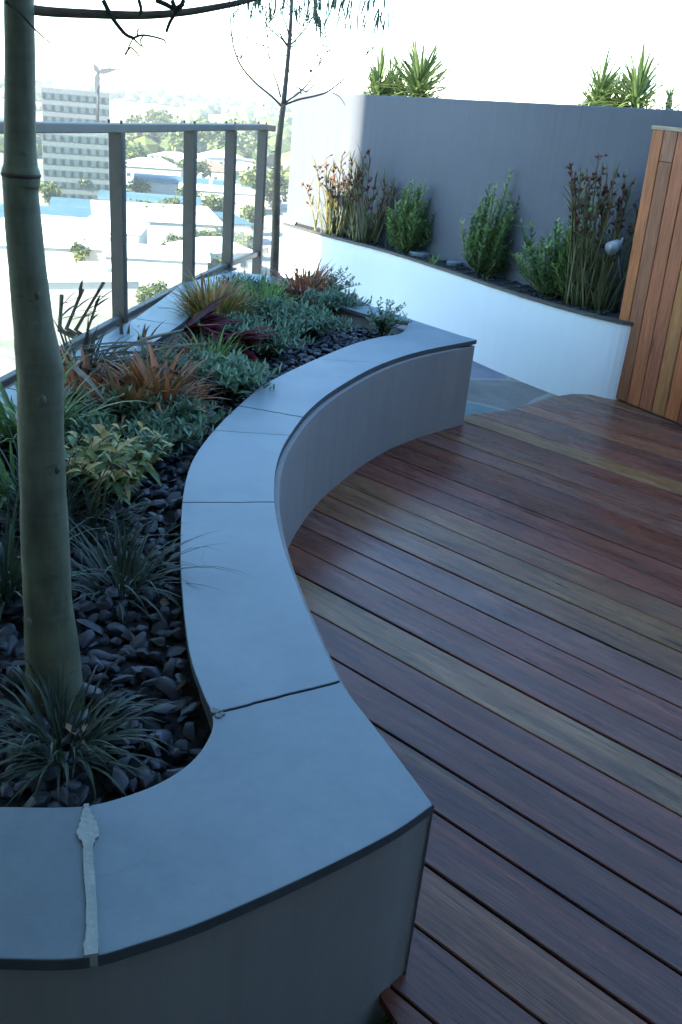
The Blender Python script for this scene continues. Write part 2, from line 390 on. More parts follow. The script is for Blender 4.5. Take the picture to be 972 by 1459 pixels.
def slab(pi, po, tint, w0=(0, 0), w1=(0, 0)):
    e1 = wob(pi[-1], po[-1], w1[0], w1[1], 1) if w1[0] else []; e0 = list(reversed(wob(pi[0], po[0], w0[0], w0[1], -1))) if w0[0] else []
    poly = [Vector(p) for p in pi] + e1 + [Vector(p) for p in reversed(po)] + e0
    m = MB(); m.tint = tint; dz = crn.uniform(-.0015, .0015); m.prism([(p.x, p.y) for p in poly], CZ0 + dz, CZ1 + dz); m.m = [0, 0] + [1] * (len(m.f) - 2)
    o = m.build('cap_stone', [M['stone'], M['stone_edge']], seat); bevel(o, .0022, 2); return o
full_out = outer_c + outer_f[1:]
def Q(x, y): return Vector(gp(x, y, CZ1).xy)
joints = [((584, 457), (680, 484)), ((447, 512), (548, 517)), ((342, 576), (430, 594)), ((304, 613), (413, 619)), ((258, 715), (392, 713)), ((303, 1020), (485, 970)), ((118, 1147), (126, 1363))]
ii = [nearest_i(inner_c, Q(*a)) for a, b in joints] + [len(inner_c) - 1]
oo = [nearest_i(full_out, Q(*b)) for a, b in joints] + [len(full_out) - 1]
tints = [.55, .62, .6, .72, .66, .55, .05]
def trim(P, a, b):   # open up each joint by a few millimetres
    P = [p.copy() for p in P]
    d = (P[1] - P[0]).normalized(); P[0] += d * min(a, (P[1] - P[0]).length * .6)
    d = (P[-2] - P[-1]).normalized(); P[-1] += d * min(b, (P[-2] - P[-1]).length * .6)
    return P
JW = [0, .002, .003, .002, .0015, .0034, .0012, 0]
for k in range(len(joints)):
    g0 = .0045 if k == 6 else .0012; g1 = .0045 if k == 5 else .0012
    g0 = .0014 if k == 5 else g0; g1 = .0014 if k == 4 else g1
    slab(trim(inner_c[ii[k]:ii[k + 1] + 1], g0, g1), trim(full_out[oo[k]:oo[k + 1] + 1], g0, g1), tints[k], (JW[k], k + .5), (JW[k + 1], k + 1.5))
for a, b in ((0, 2), (2, 4), (4, 6), (6, 8), (8, 10), (10, 12), (12, 13)):
    slab(trim(back_in[a:b + 1], .0015, .0015), trim(back_out[a:b + 1], .0015, .0015), crn.uniform(.45, .75))
# pale mortar in the near joint, smeared wider near the pebbles
pi_, po_ = inner_c[ii[6]], full_out[oo[6]]
d = (po_ - pi_); L = d.length; d.normalize(); s_ = Vector((-d.y, d.x)); poly_l, poly_r = [], []
for t, wl, wr in ((0, .004, .004), (.05, .006, .006), (.10, .009, .010), (.15, .0125, .014), (.19, .016, .0165), (.235, .013, .016), (.27, .008, .010), (.31, .0072, .0068), (.5, .0075, .007), (.68, .0068, .0075), (.8, .0075, .007), (.88, .0095, .007), (.93, .012, .0065), (.995, .0115, .006)):
    for dt in (0, .012, .026):
        c = pi_ + d * L * min(.997, t + dt); poly_l.append(c - s_ * (wl + crn.uniform(-.0006, .0006))); poly_r.append(c + s_ * (wr + crn.uniform(-.0006, .0006)))
m = MB(); m.prism([(p.x, p.y) for p in poly_l + poly_r[::-1]], CZ1 - .02, CZ1 + .0028)
o = m.build('mortar', M['grout'], seat); bevel(o, .001, 2); tag(o, 'pale mortar joint')
# mortar crumbs in the broken joint further up
m = MB()
for (x, y, s) in ((306, 1013, .010), (311, 1020, .008), (316, 1017, .006)):
    c = Q(x, y); poly = [(c.x + s * crn.uniform(.6, 1.2) * math.cos(a), c.y + s * crn.uniform(.6, 1.2) * math.sin(a)) for a in (0, 1.1, 2.2, 3.3, 4.4, 5.5)]
    m.prism(poly, CZ1 - .01, CZ1 + .0015)
m.build('mortar_chip', M['chip'], seat)
# rendered body below the cap
ro = inset(list(reversed(outer_c)), 0)
def loop_wall(ring, z0, z1, name, mat, flip=False):
    m = MB(); n = len(ring); vs = [(p.x, p.y, z0) for p in ring] + [(p.x, p.y, z1) for p in ring]
    m.add(vs, [(i, (i + 1) % n, n + (i + 1) % n, n + i) for i in range(n)]); o = m.build(name, mat, seat, True)
    bm = bmesh.new(); bm.from_mesh(o.data); bmesh.ops.recalc_face_normals(bm, faces=bm.faces); bm.to_mesh(o.data); bm.free(); return o
OV = .016
A = inset(outer_c, -OV); A = A if (A[8] - Vector((-.6, 3))).length < (outer_c[8] - Vector((-.6, 3))).length else inset(outer_c, OV)
Bf = inset(outer_f, -OV); Bf = Bf if (Bf[12] - Vector((-.6, 3))).length < (outer_f[12] - Vector((-.6, 3))).length else inset(outer_f, OV)
Bk = inset(back_out, OV); Bk = Bk if (Bk[9] - Vector((-.6, 3))).length < (back_out[9] - Vector((-.6, 3))).length else inset(back_out, -OV)
# exact mitre points at the two sharp corners
def isect(a, b, c, d):
    r, s = b - a, d - c; den = r.x * s.y - r.y * s.x; t = ((c - a).x * s.y - (c - a).y * s.x) / den; return a + r * t
cn = isect(A[-3], A[-2], Bf[2], Bf[1]); cf = isect(A[2], A[1], Bk[1], Bk[2]) if abs((A[2] - A[1]).normalized().dot((Bk[2] - Bk[1]).normalized())) < .98 else A[0]
def strip(P, z0, z1, thick_dir=None):
    m = MB(); n = len(P); vs = [(p.x, p.y, z0) for p in P] + [(p.x, p.y, z1) for p in P]
    m.add(vs, [(i, i + 1, n + i + 1, n + i) for i in range(n - 1)]); return m
ring_out = [cf] + A[1:-1] + [cn] + Bf[1:-1] + list(reversed(Bk[1:]))
def thick_wall(ring, t, z0, z1, name, mat, parent, closed=True):
    """a wall of real thickness that follows a ring, thickened towards the ring's inside"""
    n = len(ring); cen = Vector((-.6, 3)); ins = []
    for i in range(n):
        a, b = ring[(i - 1) % n], ring[(i + 1) % n]; d = (b - a).normalized(); nn = Vector((-d.y, d.x))
        ins.append(ring[i] + nn * t)
    ar = sum(ring[i].x * ring[(i + 1) % n].y - ring[(i + 1) % n].x * ring[i].y for i in range(n))
    if ar < 0: ins = [ring[i] * 2 - ins[i] for i in range(n)]
    m = MB(); vs = []
    for P, z in ((ring, z0), (ring, z1), (ins, z1), (ins, z0)): vs += [(p.x, p.y, z) for p in P]
    fs = []
    for r in range(4):
        for i in range(n): j = (i + 1) % n; r2 = (r + 1) % 4; fs.append((r * n + i, r * n + j, r2 * n + j, r2 * n + i))
    m.add(vs, fs); o = m.build(name, mat, parent)
    bm = bmesh.new(); bm.from_mesh(o.data); bmesh.ops.recalc_face_normals(bm, faces=bm.faces); bm.to_mesh(o.data); bm.free()
    for p in o.data.polygons: p.use_smooth = True
    o.data.set_sharp_from_angle(angle=R(35)); return o
thick_wall(ring_out, .12, -.125, CZ0 - .003, 'wall', M['render'], seat)
# soil bed
SZ = .365
bed_ring = inner_c + list(reversed(back_in[1:-1]))
def grow(ring, t):
    n = len(ring); ar = sum(ring[i].x * ring[(i + 1) % n].y - ring[(i + 1) % n].x * ring[i].y for i in range(n)); out = []
    for i in range(n):
        d = (ring[(i + 1) % n] - ring[(i - 1) % n]).normalized(); nn = Vector((d.y, -d.x)) * (1 if ar > 0 else -1); out.append(ring[i] + nn * t)
    return out
m = MB(); m.prism([(p.x, p.y) for p in grow(bed_ring, .10)], .05, SZ - .02); m.build('soil', M['soil'], seat)
thick_wall(grow(bed_ring, .02), -.05, .1, CZ0 - .004, 'inner_lining', M['render'], seat)

def in_poly(x, y, P):
    c = False; n = len(P); j = n - 1
    for i in range(n):
        if (P[i].y > y) != (P[j].y > y) and x < (P[j].x - P[i].x) * (y - P[i].y) / (P[j].y - P[i].y) + P[i].x: c = not c
        j = i
    return c
# ------------------------------------------------------------------ PEBBLES (dark river stones)
def ico(sub):
    bm = bmesh.new(); bmesh.ops.create_icosphere(bm, subdivisions=sub, radius=1); v = [x.co.copy() for x in bm.verts]; f = [tuple(q.index for q in x.verts) for x in bm.faces]; bm.free(); return v, f
IV, IF = ico(2); IV1, IF1 = ico(1)
prn = random.Random(11)
shapes = []
for k in range(14):
    sd = Vector((k * 3.1, k * 1.7, k)); cuts = [(Vector((prn.gauss(0, 1), prn.gauss(0, 1), prn.gauss(0, 1))).normalized(), prn.uniform(.5, .85)) for _ in range(7)]
    sh = []
    for v in IV:
        p = v * (1 + .34 * noise.noise(v * 1.3 + sd))
        for nrm, dd in cuts:
            e = p.dot(nrm) - dd
            if e > 0: p = p - nrm * e * .95
        sh.append(p)
    shapes.append(sh)
m = MB(); cells = {}
def peb(x, y, z, s, fine):
    sh = shapes[prn.randrange(14)]; rot = Matrix.Rotation(prn.uniform(0, 6.28), 3, 'Z') @ Matrix.Rotation(prn.uniform(-.6, .6), 3, 'X') @ Matrix.Rotation(prn.uniform(-.5, .5), 3, 'Y')
    sc = (s * prn.uniform(.9, 1.5), s * prn.uniform(.6, 1.0), s * prn.uniform(.32, .62))
    m.add([rot @ Vector((p.x * sc[0], p.y * sc[1], p.z * sc[2])) + Vector((x, y, z)) for p in sh], IF, min(1, max(0, prn.gauss(.42, .26))))
minx, maxx = -1.25, .35
for layer in range(2):
    y = 1.0
    while y < 5.6:
        st = .037
        x = minx
        while x < maxx:
            px, py = x + prn.uniform(-.5, .5) * st, y + prn.uniform(-.5, .5) * st
            if in_poly(px, py, bed_ring):
                s = prn.choice((.012, .016, .020, .024, .029)) * prn.uniform(.85, 1.1)
                peb(px, py, SZ - .014 + layer * .018 + prn.uniform(-.004, .008) + .012 * noise.noise(Vector((px * 4, py * 4, 0))), s, True)
            x += st * (1 if layer == 0 else 1.5)
        y += st * (1 if layer == 0 else 1.5)
o = m.build('pebbles', M['pebble'], smooth=True); o.data.set_sharp_from_angle(angle=R(32)); tag(o, 'dark blue grey river pebbles covering the curved planter bed', 'pebbles', kind='stuff')

# ------------------------------------------------------------------ LEAF BUILDERS
def blade(m, base, az, el, L, w, bend, n=6, fold=.25, tint=.5, side=0, tip=.04, wp=.35):
    """a strap leaf: starts at elevation el, bends down by `bend` radians over its length"""
    p = Vector(base); vs = []; fs = []; step = L / n; wob = rnd.uniform(-.25, .25)
    for i in range(n + 1):
        t = i / n; e = el - bend * t * t; a = az + side * t + wob * t * .3
        d = Vector((math.cos(a) * math.cos(e), math.sin(a) * math.cos(e), math.sin(e)))
        sd = Vector((-math.sin(a), math.cos(a), 0)); up_ = sd.cross(d); up_ = -up_ if up_.z < 0 else up_
        ww = w * (min(1, .45 + t / wp * .55) if t < wp else max(tip, 1 - ((t - wp) / (1 - wp)) ** 1.6)) * .5
        vs += [p - sd * ww + up_ * ww * fold, p, p + sd * ww + up_ * ww * fold]; p = p + d * step
    for i in range(n):
        o = i * 3; fs += [(o, o + 1, o + 4, o + 3), (o + 1, o + 2, o + 5, o + 4)]
    m.add(vs, fs, min(1, max(0, tint)))
def tuft(m, n, L, w, base_r=.03, el=(.5, 1.4), bend=(.6, 1.8), tint=(.0, .8), c=(0, 0, 0), az=None, seg=6, lk=.5):
    for _ in range(n):
        a = rnd.uniform(0, 6.283) if az is None else rnd.gauss(az[0], az[1]); r = base_r * math.sqrt(rnd.random())
        b = Vector((c[0] + r * math.cos(a), c[1] + r * math.sin(a), c[2]))
        blade(m, b, a + rnd.gauss(0, .3), rnd.uniform(*el), L * rnd.uniform(lk, 1.1), w * rnd.uniform(.7, 1.2), rnd.uniform(*bend), seg, .3, rnd.uniform(*tint) * rnd.uniform(.5, 1), rnd.gauss(0, .25))
def oval(m, base, d, L, w, tint, droop=.25, roll=0):
    d = Vector(d).normalized(); sd = d.cross(Vector((0, 0, 1)))
    if sd.length < .1: sd = Vector((1, 0, 0))
    sd.normalize(); sd = Matrix.Rotation(roll, 3, d) @ sd; up_ = sd.cross(d); up_ = -up_ if up_.z < 0 else up_
    b = Vector(base); g = -Vector((0, 0, 1)) * L * droop
    P = [b, b + d * L * .35 - sd * w * .5 + up_ * w * .16 + g * .1, b + d * L * .4 + g * .15, b + d * L * .35 + sd * w * .5 + up_ * w * .16 + g * .1,
         b + d * L * .72 - sd * w * .36 + up_ * w * .1 + g * .5, b + d * L * .74 + g * .52, b + d * L * .72 + sd * w * .36 + up_ * w * .1 + g * .5, b + d * L + g]
    m.add(P, [(0, 2, 1), (0, 3, 2), (1, 2, 5, 4), (2, 3, 6, 5), (4, 5, 7), (5, 6, 7)], min(1, max(0, tint)))
def spray(ms, ml, n, h, spread, leafL, leafW, per, tint=(0, 1), r0=.003, lean=(0, 0), up_bias=.4, start=.15, droop=.3):
    """branching stems with small leaves all along them"""
    for _ in range(n):
        a = rnd.uniform(0, 6.283); sp = spread * math.sqrt(rnd.random()); hh = h * rnd.uniform(.55, 1.05) * (1 - .35 * (sp / max(spread, 1e-6)) ** 2)
        top = Vector((math.cos(a) * sp + lean[0], math.sin(a) * sp + lean[1], hh)); mid = Vector((top.x * .35, top.y * .35, hh * .55)) + Vector((rnd.gauss(0, .01), rnd.gauss(0, .01), 0))
        P = catmull([Vector((rnd.gauss(0, .008), rnd.gauss(0, .008), -.02)), mid, top], 3)
        ms.tube(P, [r0 * (1 - .6 * i / (len(P) - 1)) for i in range(len(P))], 5)
        tb = rnd.uniform(*tint)
        for q in range(per):
            t = start + (1 - start) * (q + rnd.random()) / per; f = t * (len(P) - 1); i = min(int(f), len(P) - 2); b = P[i].lerp(P[i + 1], f - i)
            aa = q * 2.4 + rnd.uniform(-.5, .5); d = Vector((math.cos(aa), math.sin(aa), up_bias + rnd.gauss(0, .3) + (t > .85) * .9))
            s = rnd.uniform(.65, 1.15) * (1 - .25 * (t > .9)); oval(ml, b, d, leafL * s, leafW * s, tb + rnd.gauss(0, .16) + (.25 if t > .85 else 0), droop * rnd.uniform(.3, 1.3), rnd.gauss(0, .3))

bed = lambda x, y: gp(x, y, SZ + .012)
def plant(name, label, cat, loc, group=None): return thing(name, label, cat, loc, 0, group)

# 1  grass tufts
rnd.seed(101)
def grass(label, loc, n, L, w, br, **kw):
    t = plant('grass_tuft', label, 'grass', loc, 'dark grass tufts in the curved planter'); m = MB(); tuft(m, n, L, w, br, **kw); m.build('blades', M['grass'], t, True); return t
grass('large arching tuft of dark grass at the foot of the thick trunk', bed(92, 1066), 130, .19, .0064, .055, el=(.25, 1.35), bend=(.7, 2.3), tint=(0, .85))
g2 = grass('dark grass clump right of the thick trunk, halfway along the stone cap', bed(172, 838), 95, .23, .0062, .06, el=(.25, 1.25), bend=(.6, 2.0), tint=(0, .7))
grass('dark grass clump left of the thick trunk, cut by the picture edge', bed(5, 850), 120, .27, .009, .06, el=(.4, 1.4), bend=(.4, 1.6), tint=(0, .75))
grass('loose dark grass behind the thick trunk below the yellow mottled plant', bed(60, 745), 110, .26, .009, .06, el=(.4, 1.4), bend=(.4, 1.6), tint=(0, .6))
m = MB()
for (az, L, el, bd, sd) in ((-.15, .37, .55, .95, -.15), (.0, .33, .5, .9, -.3), (-.3, .30, .4, .6, 0), (.5, .30, .62, .8, .1), (.65, .26, .6, .9, 0), (.35, .29, .55, .8, .2)):
    blade(m, (0, 0, 0), az, el, L, .0045, bd, 8, .3, .25, sd)
m.build('long_blades', M['grass'], g2, True)

# 3  yellow mottled plant
rnd.seed(5)
t = plant('mottled_shrub', 'yellow and green mottled leafy plant beside the thick trunk', 'plant', bed(152, 705))
ms, ml = MB(), MB(); spray(ms, ml, 40, .22, .20, .080, .026, 10, (-.3, .75), .003, (0, 0), .35, .25, .6)
for _ in range(16):
    a = rnd.uniform(0, 6.28); blade(ml, (rnd.gauss(0, .03), rnd.gauss(0, .03), .08), a, rnd.uniform(.1, .8), rnd.uniform(.09, .15), .022, rnd.uniform(.8, 1.9), 5, .3, rnd.uniform(.5, 1))
ms.build('stems', M['stem'], t, True); ml.build('leaves', M['croton'], t, True)

# 4  blue green ground cover clumps
rnd.seed(9)
covers = [((232, 640), 'low blue green clump of ground cover nearest the curve of stone cap', .10, .18, 60), ((168, 612), 'dim blue green clump right behind the yellow mottled plant', .13, .19, 60),
          ((330, 566), 'pale silvery green clump beside the narrowing stone cap', .16, .20, 70), ((285, 545), 'darker blue green clump left of the pale silvery one', .13, .19, 60),
          ((385, 505), 'blue green clump midway between silvery clump and far bench end', .13, .22, 80), ((440, 478), 'wide blue green clump along the far stone cap', .12, .24, 90),
          ((400, 462), 'grey green clump in front of the green grassy plant at the back', .13, .22, 80), ((478, 448), 'grey green clump in front of the rust coloured plant at the back', .15, .22, 80),
          ((345, 480), 'blue green clump under the tips of the burgundy leaves', .11, .19, 60), ((200, 660), 'dark low clump between yellow mottled plant and stone cap', .09, .14, 40),
          ((262, 610), 'blue green clump just below the curled dry orange leaves', .10, .17, 50), ((345, 425), 'blue green clump at the very back between the yellow plant and the white stone', .14, .20, 60), ((115, 650), 'dim blue green clump right behind the thick trunk', .12, .17, 50)]
for k, (px, lb, h, sp, n) in enumerate(covers):
    t = plant('groundcover_plant', lb, 'plant', bed(*px), 'blue green ground cover clumps'); ms, ml = MB(), MB()
    tn = (.35, 1.0) if k == 2 else (.0, .65); lw = (.060, .015) if k == 2 else (.050, .012)
    spray(ms, ml, n, h, sp, lw[0], lw[1], 12, tn, .0018, (0, 0), .8, .12, .2)
    ms.build('stems', M['stem_green'], t, True); ml.build('leaves', M['blue_leaf'], t, True)
t = plant('grey_shrub', 'small grey green bushy plant at the far corner of the bench', 'plant', bed(545, 478))
ms, ml = MB(), MB(); spray(ms, ml, 34, .21, .13, .030, .013, 20, (.2, .95), .0022, (0.02, -.02), .55, .15, .2)
ms.build('stems', M['stem'], t, True); ml.build('leaves', M['blue_leaf'], t, True)
t = plant('grey_shrub', 'grey green shrub on the back corner of the bed before the white wall', 'plant', bed(470, 425))
ms, ml = MB(), MB(); spray(ms, ml, 40, .20, .20, .032, .013, 18, (.1, .8), .0022, (0.0, 0), .55, .15, .2)
ms.build('stems', M['stem'], t, True); ml.build('leaves', M['blue_leaf'], t, True)

# 5  orange and brown foliage
rnd.seed(31)
for px, lb, mt, n, L, w, hgt in (((128, 580), 'orange red upright leafed plant just right of the thick trunk', 'rust', 70, .22, .024, .06), ((225, 588), 'brownish orange spreading plant in the middle of the bed', 'orange_leaf', 150, .25, .022, .05),
                              ((186, 600), 'olive and brown clump between two orange plants', 'orange_leaf', 90, .22, .018, .05), ((272, 575), 'curled dry orange leaves near the silvery clump', 'rust', 34, .15, .026, .05)):
    t = plant('bromeliad', lb, 'plant', bed(*px)); m = MB(); tuft(m, n, L, w, .05, (.2, 1.35), (.3, 1.6), (0, 1), (0, 0, hgt * .3), seg=5); m.build('leaves', M[mt], t, True)
# 7  back of the bed
for px, lb, mt, n, L, w in (((305, 462), 'yellow and orange tinged leafy plant in front of the second railing post', 'croton', 300, .26, .014), ((372, 440), 'fresh green grassy plant at the back of the bed', 'lime', 260, .22, .010),
                            ((436, 425), 'rust orange plant beside the thin tree at the back', 'rust', 260, .25, .014), ((300, 520), 'lime green grassy tuft below the burgundy leaves', 'lime', 110, .18, .012),
                            ((337, 448), 'olive green tuft between the yellow plant and the thin tree', 'olive', 170, .20, .010)):
    t = plant('leafy_plant', lb, 'plant', bed(*px)); m = MB(); tuft(m, n, L, w, .11, (.35, 1.45), (.2, 1.6), (0, 1), (0, 0, 0), seg=5)
    if mt == 'croton':
        m2 = MB(); tuft(m2, 120, .22, .015, .11, (.5, 1.4), (.3, 1.4), (.3, 1), (-.03, .03, .04), seg=5); m2.build('flower_leaves', M['orange_leaf'], t, True)
    m.build('leaves', M[mt], t, True)
rnd.seed(141)
for px, lb, mt, n, L, w in (((212, 545), 'olive brown tuft between the burgundy leaves and the orange plants', 'olive', 110, .22, .013), ((70, 640), 'green leafy tuft showing at the left side of the thick trunk', 'green', 90, .24, .016), ((20, 700), 'yellow green tuft at the left picture edge', 'lime', 70, .22, .014),
                            ((160, 560), 'dull green tuft right of the thick trunk in front of the pale stone cap', 'olive', 100, .20, .012), ((268, 520), 'red brown tuft below the burgundy leaves', 'rust', 60, .15, .014), ((115, 770), 'dark green tuft behind the halfway grass clump', 'grass', 80, .22, .008)):
    t = plant('leafy_plant', lb, 'plant', bed(*px)); m = MB(); tuft(m, n, L, w, .09, (.25, 1.4), (.4, 1.9), (0, 1), (0, 0, 0), seg=5); m.build('leaves', M[mt], t, True)
# 6  burgundy cordyline sprawling from the left
rnd.seed(77)
t = plant('cordyline', 'burgundy cordyline with dark strap leaves sprawling across the bed toward the railing', 'plant', bed(95, 560))
P0 = t.location
ms = MB(); ml = MB(); mb = MB()
heads = [at(265, 470, 4.05), at(318, 488, 4.0), at(205, 520, 3.7)]
for hd in heads:
    e = hd - P0; ms.tube(catmull([Vector((0, 0, 0)), e * .5 + Vector((0, 0, .06)), e], 4), [.011 - .0006 * i for i in range(9)], 7)
    for _ in range(24):
        blade(mb, e, rnd.gauss(.2, .6), rnd.gauss(.16, .28), rnd.uniform(.17, .29), .054, rnd.uniform(.0, .7), 6, .35, rnd.random(), rnd.gauss(0, .2))
for _ in range(15):
    blade(ml, (rnd.gauss(0, .03), rnd.gauss(0, .03), rnd.uniform(.08, .2)), rnd.gauss(.4, .6), rnd.uniform(-.05, .3), rnd.uniform(.28, .66), .026, rnd.uniform(.1, .8), 7, .35, rnd.random() ** 1.5, rnd.gauss(0, .15))
ms.build('stems', M['stem'], t, True); ml.build('strap_leaves', M['strap'], t, True); mb.build('burgundy_leaves', M['burgundy'], t, True)
# 9  spiky plant with cut stems beside the railing
rnd.seed(41)
t = plant('spiky_plant', 'dark spiky plant with cut stems by the railing, right of the thick trunk', 'plant', Vector((-1.03, 3.95, SZ)))
ms, ml = MB(), MB(); loc = t.location
for (x0, y0, x1, y1, r) in ((95, 468, 118, 412, .011), (108, 470, 148, 402, .010), (85, 470, 88, 420, .012), (125, 470, 138, 432, .008)):
    a = at(x0, y0, 4.0) - loc; b = at(x1, y1, 4.0) - loc; a0 = Vector((a.x * .4, a.y * .4, 0))
    ms.tube([a0, a, b], [r * 1.1, r, r * .8], 7)
    for _ in range(5): blade(ml, a.lerp(b, rnd.uniform(.1, 1)), rnd.uniform(-1.2, 1.5), rnd.uniform(.1, 1.0), rnd.uniform(.06, .16), .016, rnd.uniform(.2, 1), 5, .3, rnd.random())
for _ in range(20): blade(ml, (rnd.gauss(0, .04), rnd.gauss(0, .04), .0), rnd.uniform(-1.6, 2.2), rnd.uniform(.2, 1.1), rnd.uniform(.10, .24), .018, rnd.uniform(.2, 1.1), 6, .3, rnd.random() * .8)
ms.build('cut_stems', M['stem'], t, True); ml.build('leaves', M['strap'], t, True)
# left edge foliage
rnd.seed(57)
t = plant('strap_leaf_plant', 'tall dark strap leaved plant left of the thick trunk', 'plant', Vector((-1.04, 2.72, SZ))); m = MB()
tuft(m, 110, .40, .018, .07, (.7, 1.5), (.2, 1.2), (0, .8), seg=8); m.build('leaves', M['green'], t, True)
t = plant('strap_leaf_plant', 'dim green strap leaved plant behind the thick trunk near the railing', 'plant', Vector((-1.06, 3.35, SZ))); m = MB()
tuft(m, 70, .28, .016, .07, (.6, 1.5), (.3, 1.4), (0, .6), seg=7); m.build('leaves', M['strap'], t, True)

rnd.seed(3); t = plant('weed', 'small green weed on the ground at the near end of the deck', 'plant', gp(522, 1462, -.10)); m = MB(); tuft(m, 26, .10, .010, .03, (.5, 1.4), (.3, 1.3), (.2, 1), seg=4); m.build('leaves', M['lime'], t, True)
rnd.seed(19); m = MB()
for _ in range(90):
    x, y = rnd.uniform(-1.1, .2), rnd.uniform(1.1, 5.2)
    if in_poly(x, y, bed_ring): a = rnd.uniform(0, 6.28); oval(m, (x, y, SZ + rnd.uniform(.02, .035)), (math.cos(a), math.sin(a), rnd.uniform(-.1, .4)), rnd.uniform(.03, .06), rnd.uniform(.010, .02), rnd.random(), rnd.uniform(-.3, .5), rnd.gauss(0, .6))
o = m.build('leaf_litter', leaf_mat('dry_leaf', (.10, .06, .03), (.36, .24, .13), .7), smooth=True); tag(o, 'fallen dry leaves scattered over the dark pebbles', 'leaf litter', kind='stuff')
# ------------------------------------------------------------------ TREE 1 (thick trunk near camera)
TY = 1.483
rows = [(-60, 24, 42), (0, 27, 41), (100, 28.5, 41), (180, 28.5, 43), (228, 29.5, 46), (246, 30, 53), (258, 30, 52), (275, 29.5, 49), (350, 36, 51), (450, 46, 54), (500, 53, 61), (522, 57, 63), (540, 58, 62), (600, 58.5, 63), (700, 62, 63), (750, 64, 66), (850, 68.5, 67), (930, 74.5, 75), (985, 77, 80), (1040, 79, 92)]
pts, rads = [], []
for y, cx, w in reversed(rows):
    P = at(cx, y, TY); pts.append(P); rads.append(w * .5 / F_PX * (P - Vector((0, 0, CAM_H))).dot(fw))
t1 = thing('garden_tree', 'thick smooth grey green tree trunk with a healed ring, in the near planter bed', 'tree', (pts[0].x, pts[0].y, SZ)); b0 = t1.location.copy()
top = pts[-1]
for k in range(1, 6): pts.append(top + Vector((-.012 * k, .01 * k, .13 * k))); rads.append(.026 * (1 - .07 * k))
P = catmull(pts, 4); rr = []
for i in range(len(pts) - 1):
    for k in range(4): rr.append(rads[i] + (rads[i + 1] - rads[i]) * (3 * (k / 4) ** 2 - 2 * (k / 4) ** 3))
rr.append(rads[-1])
m = MB(); m.tube([p - b0 for p in P], rr, 32)
for i in range(len(P)):
    for k in range(32):
        v = Vector(m.v[i * 32 + k]); c_ = P[i] - b0; q = v - c_; m.v[i * 32 + k] = tuple(c_ + q * (1 + .05 * noise.noise(Vector((v.x * 9, v.y * 9, v.z * 4))) + .025 * noise.noise(v * 26)))
m.build('trunk', M['bark'], t1, True)
# dark scar band at the ring
ringc = at(30, 249, TY) - b0; m = MB(); rg = 27 / F_PX * (at(30, 249, TY) - Vector((0, 0, CAM_H))).dot(fw)
m.tube([ringc + Vector((0, 0, -.003)), ringc + Vector((0, 0, .0)), ringc + Vector((0, 0, .003))], [rg * .985, rg * 1.03, rg * .985], 24); m.build('scar_ring', M['twig'], t1, True)
for (x, y, s) in ((53, 872, .007), (88, 660, .006), (60, 415, .005), (70, 560, .008)):
    Pc = at(x, y, TY); ax = at({872: 69, 660: 60.5, 415: 43, 560: 58}[y], y, TY); r_ = 33 / F_PX * (ax - Vector((0, 0, CAM_H))).dot(fw) * (.8 if y < 500 else 1)
    q = Pc - ax; dd = Vector((q.x, -math.sqrt(max(1e-6, r_ * r_ - q.x * q.x)), 0)); m = MB(); ce = ax + dd * .985 - b0; m.add([ce + Vector((v.x * s, v.y * s * .6, v.z * s * 1.3 * (1 + .5 * noise.noise(v * 2)))) for v in IV], IF); m.build('knot', M['bark'] if y != 872 else M['chip'], t1, True)
def branch(m, px, rpx, Y, n=6, b=b0):
    P3 = []; k = len(px)
    for i, (x, y) in enumerate(px): P3.append(at(x, y, Y[0] + (Y[1] - Y[0]) * i / (k - 1)) - b)
    C_ = catmull(P3, 4); m.tube(C_, [(rpx[0] + (rpx[1] - rpx[0]) * i / (len(C_) - 1)) * .5 / F_PX * ((C_[i] + b) - Vector((0, 0, CAM_H))).dot(fw) for i in range(len(C_))], n)
    return C_
m = MB(); br1 = branch(m, [(22, 8), (60, 16), (130, 20), (200, 22), (260, 18), (310, 10), (352, 1), (400, -14)], (15, 6), (TY, 1.62), 9); m.build('branch', M['bark2'], t1, True)
m = MB(); branch(m, [(8, 2), (30, 20), (52, 44), (82, 70)], (5, 1.6), (TY - .03, 1.46)); m.build('branch', M['twig'], t1, True)
# twiggy dried seed head hanging from the branch
m = MB()
for px, r in (([(147, 0), (160, 25), (178, 48), (190, 54)], (5, 3)), ([(190, 54), (205, 50), (232, 56), (236, 62)], (2.5, 1.5)), ([(245, 0), (250, 16), (242, 32), (237, 46)], (4.5, 2.5)), ([(222, 0), (236, 6), (248, 12), (258, 8), (262, 0)], (5, 4)), ([(262, 6), (248, 22), (243, 30)], (3, 2)),
              ([(178, 78), (186, 68), (194, 74), (199, 82)], (2.2, 1.2)), ([(190, 54), (197, 62), (208, 70)], (2.2, 1)), ([(198, 0), (201, 12), (200, 20)], (3.5, 3)), ([(190, 54), (184, 66), (180, 77)], (1.8, 1.2)), ([(205, 50), (200, 58), (203, 66)], (2, 1)), ([(182, 52), (176, 46), (172, 50)], (2, 1)), ([(196, 52), (196, 44), (201, 40)], (2, 1))):
    branch(m, px, (r[0] * 1.45, r[1] * 1.6), (1.52, 1.53))
m.build('dry_twigs', M['twig'], t1, True)
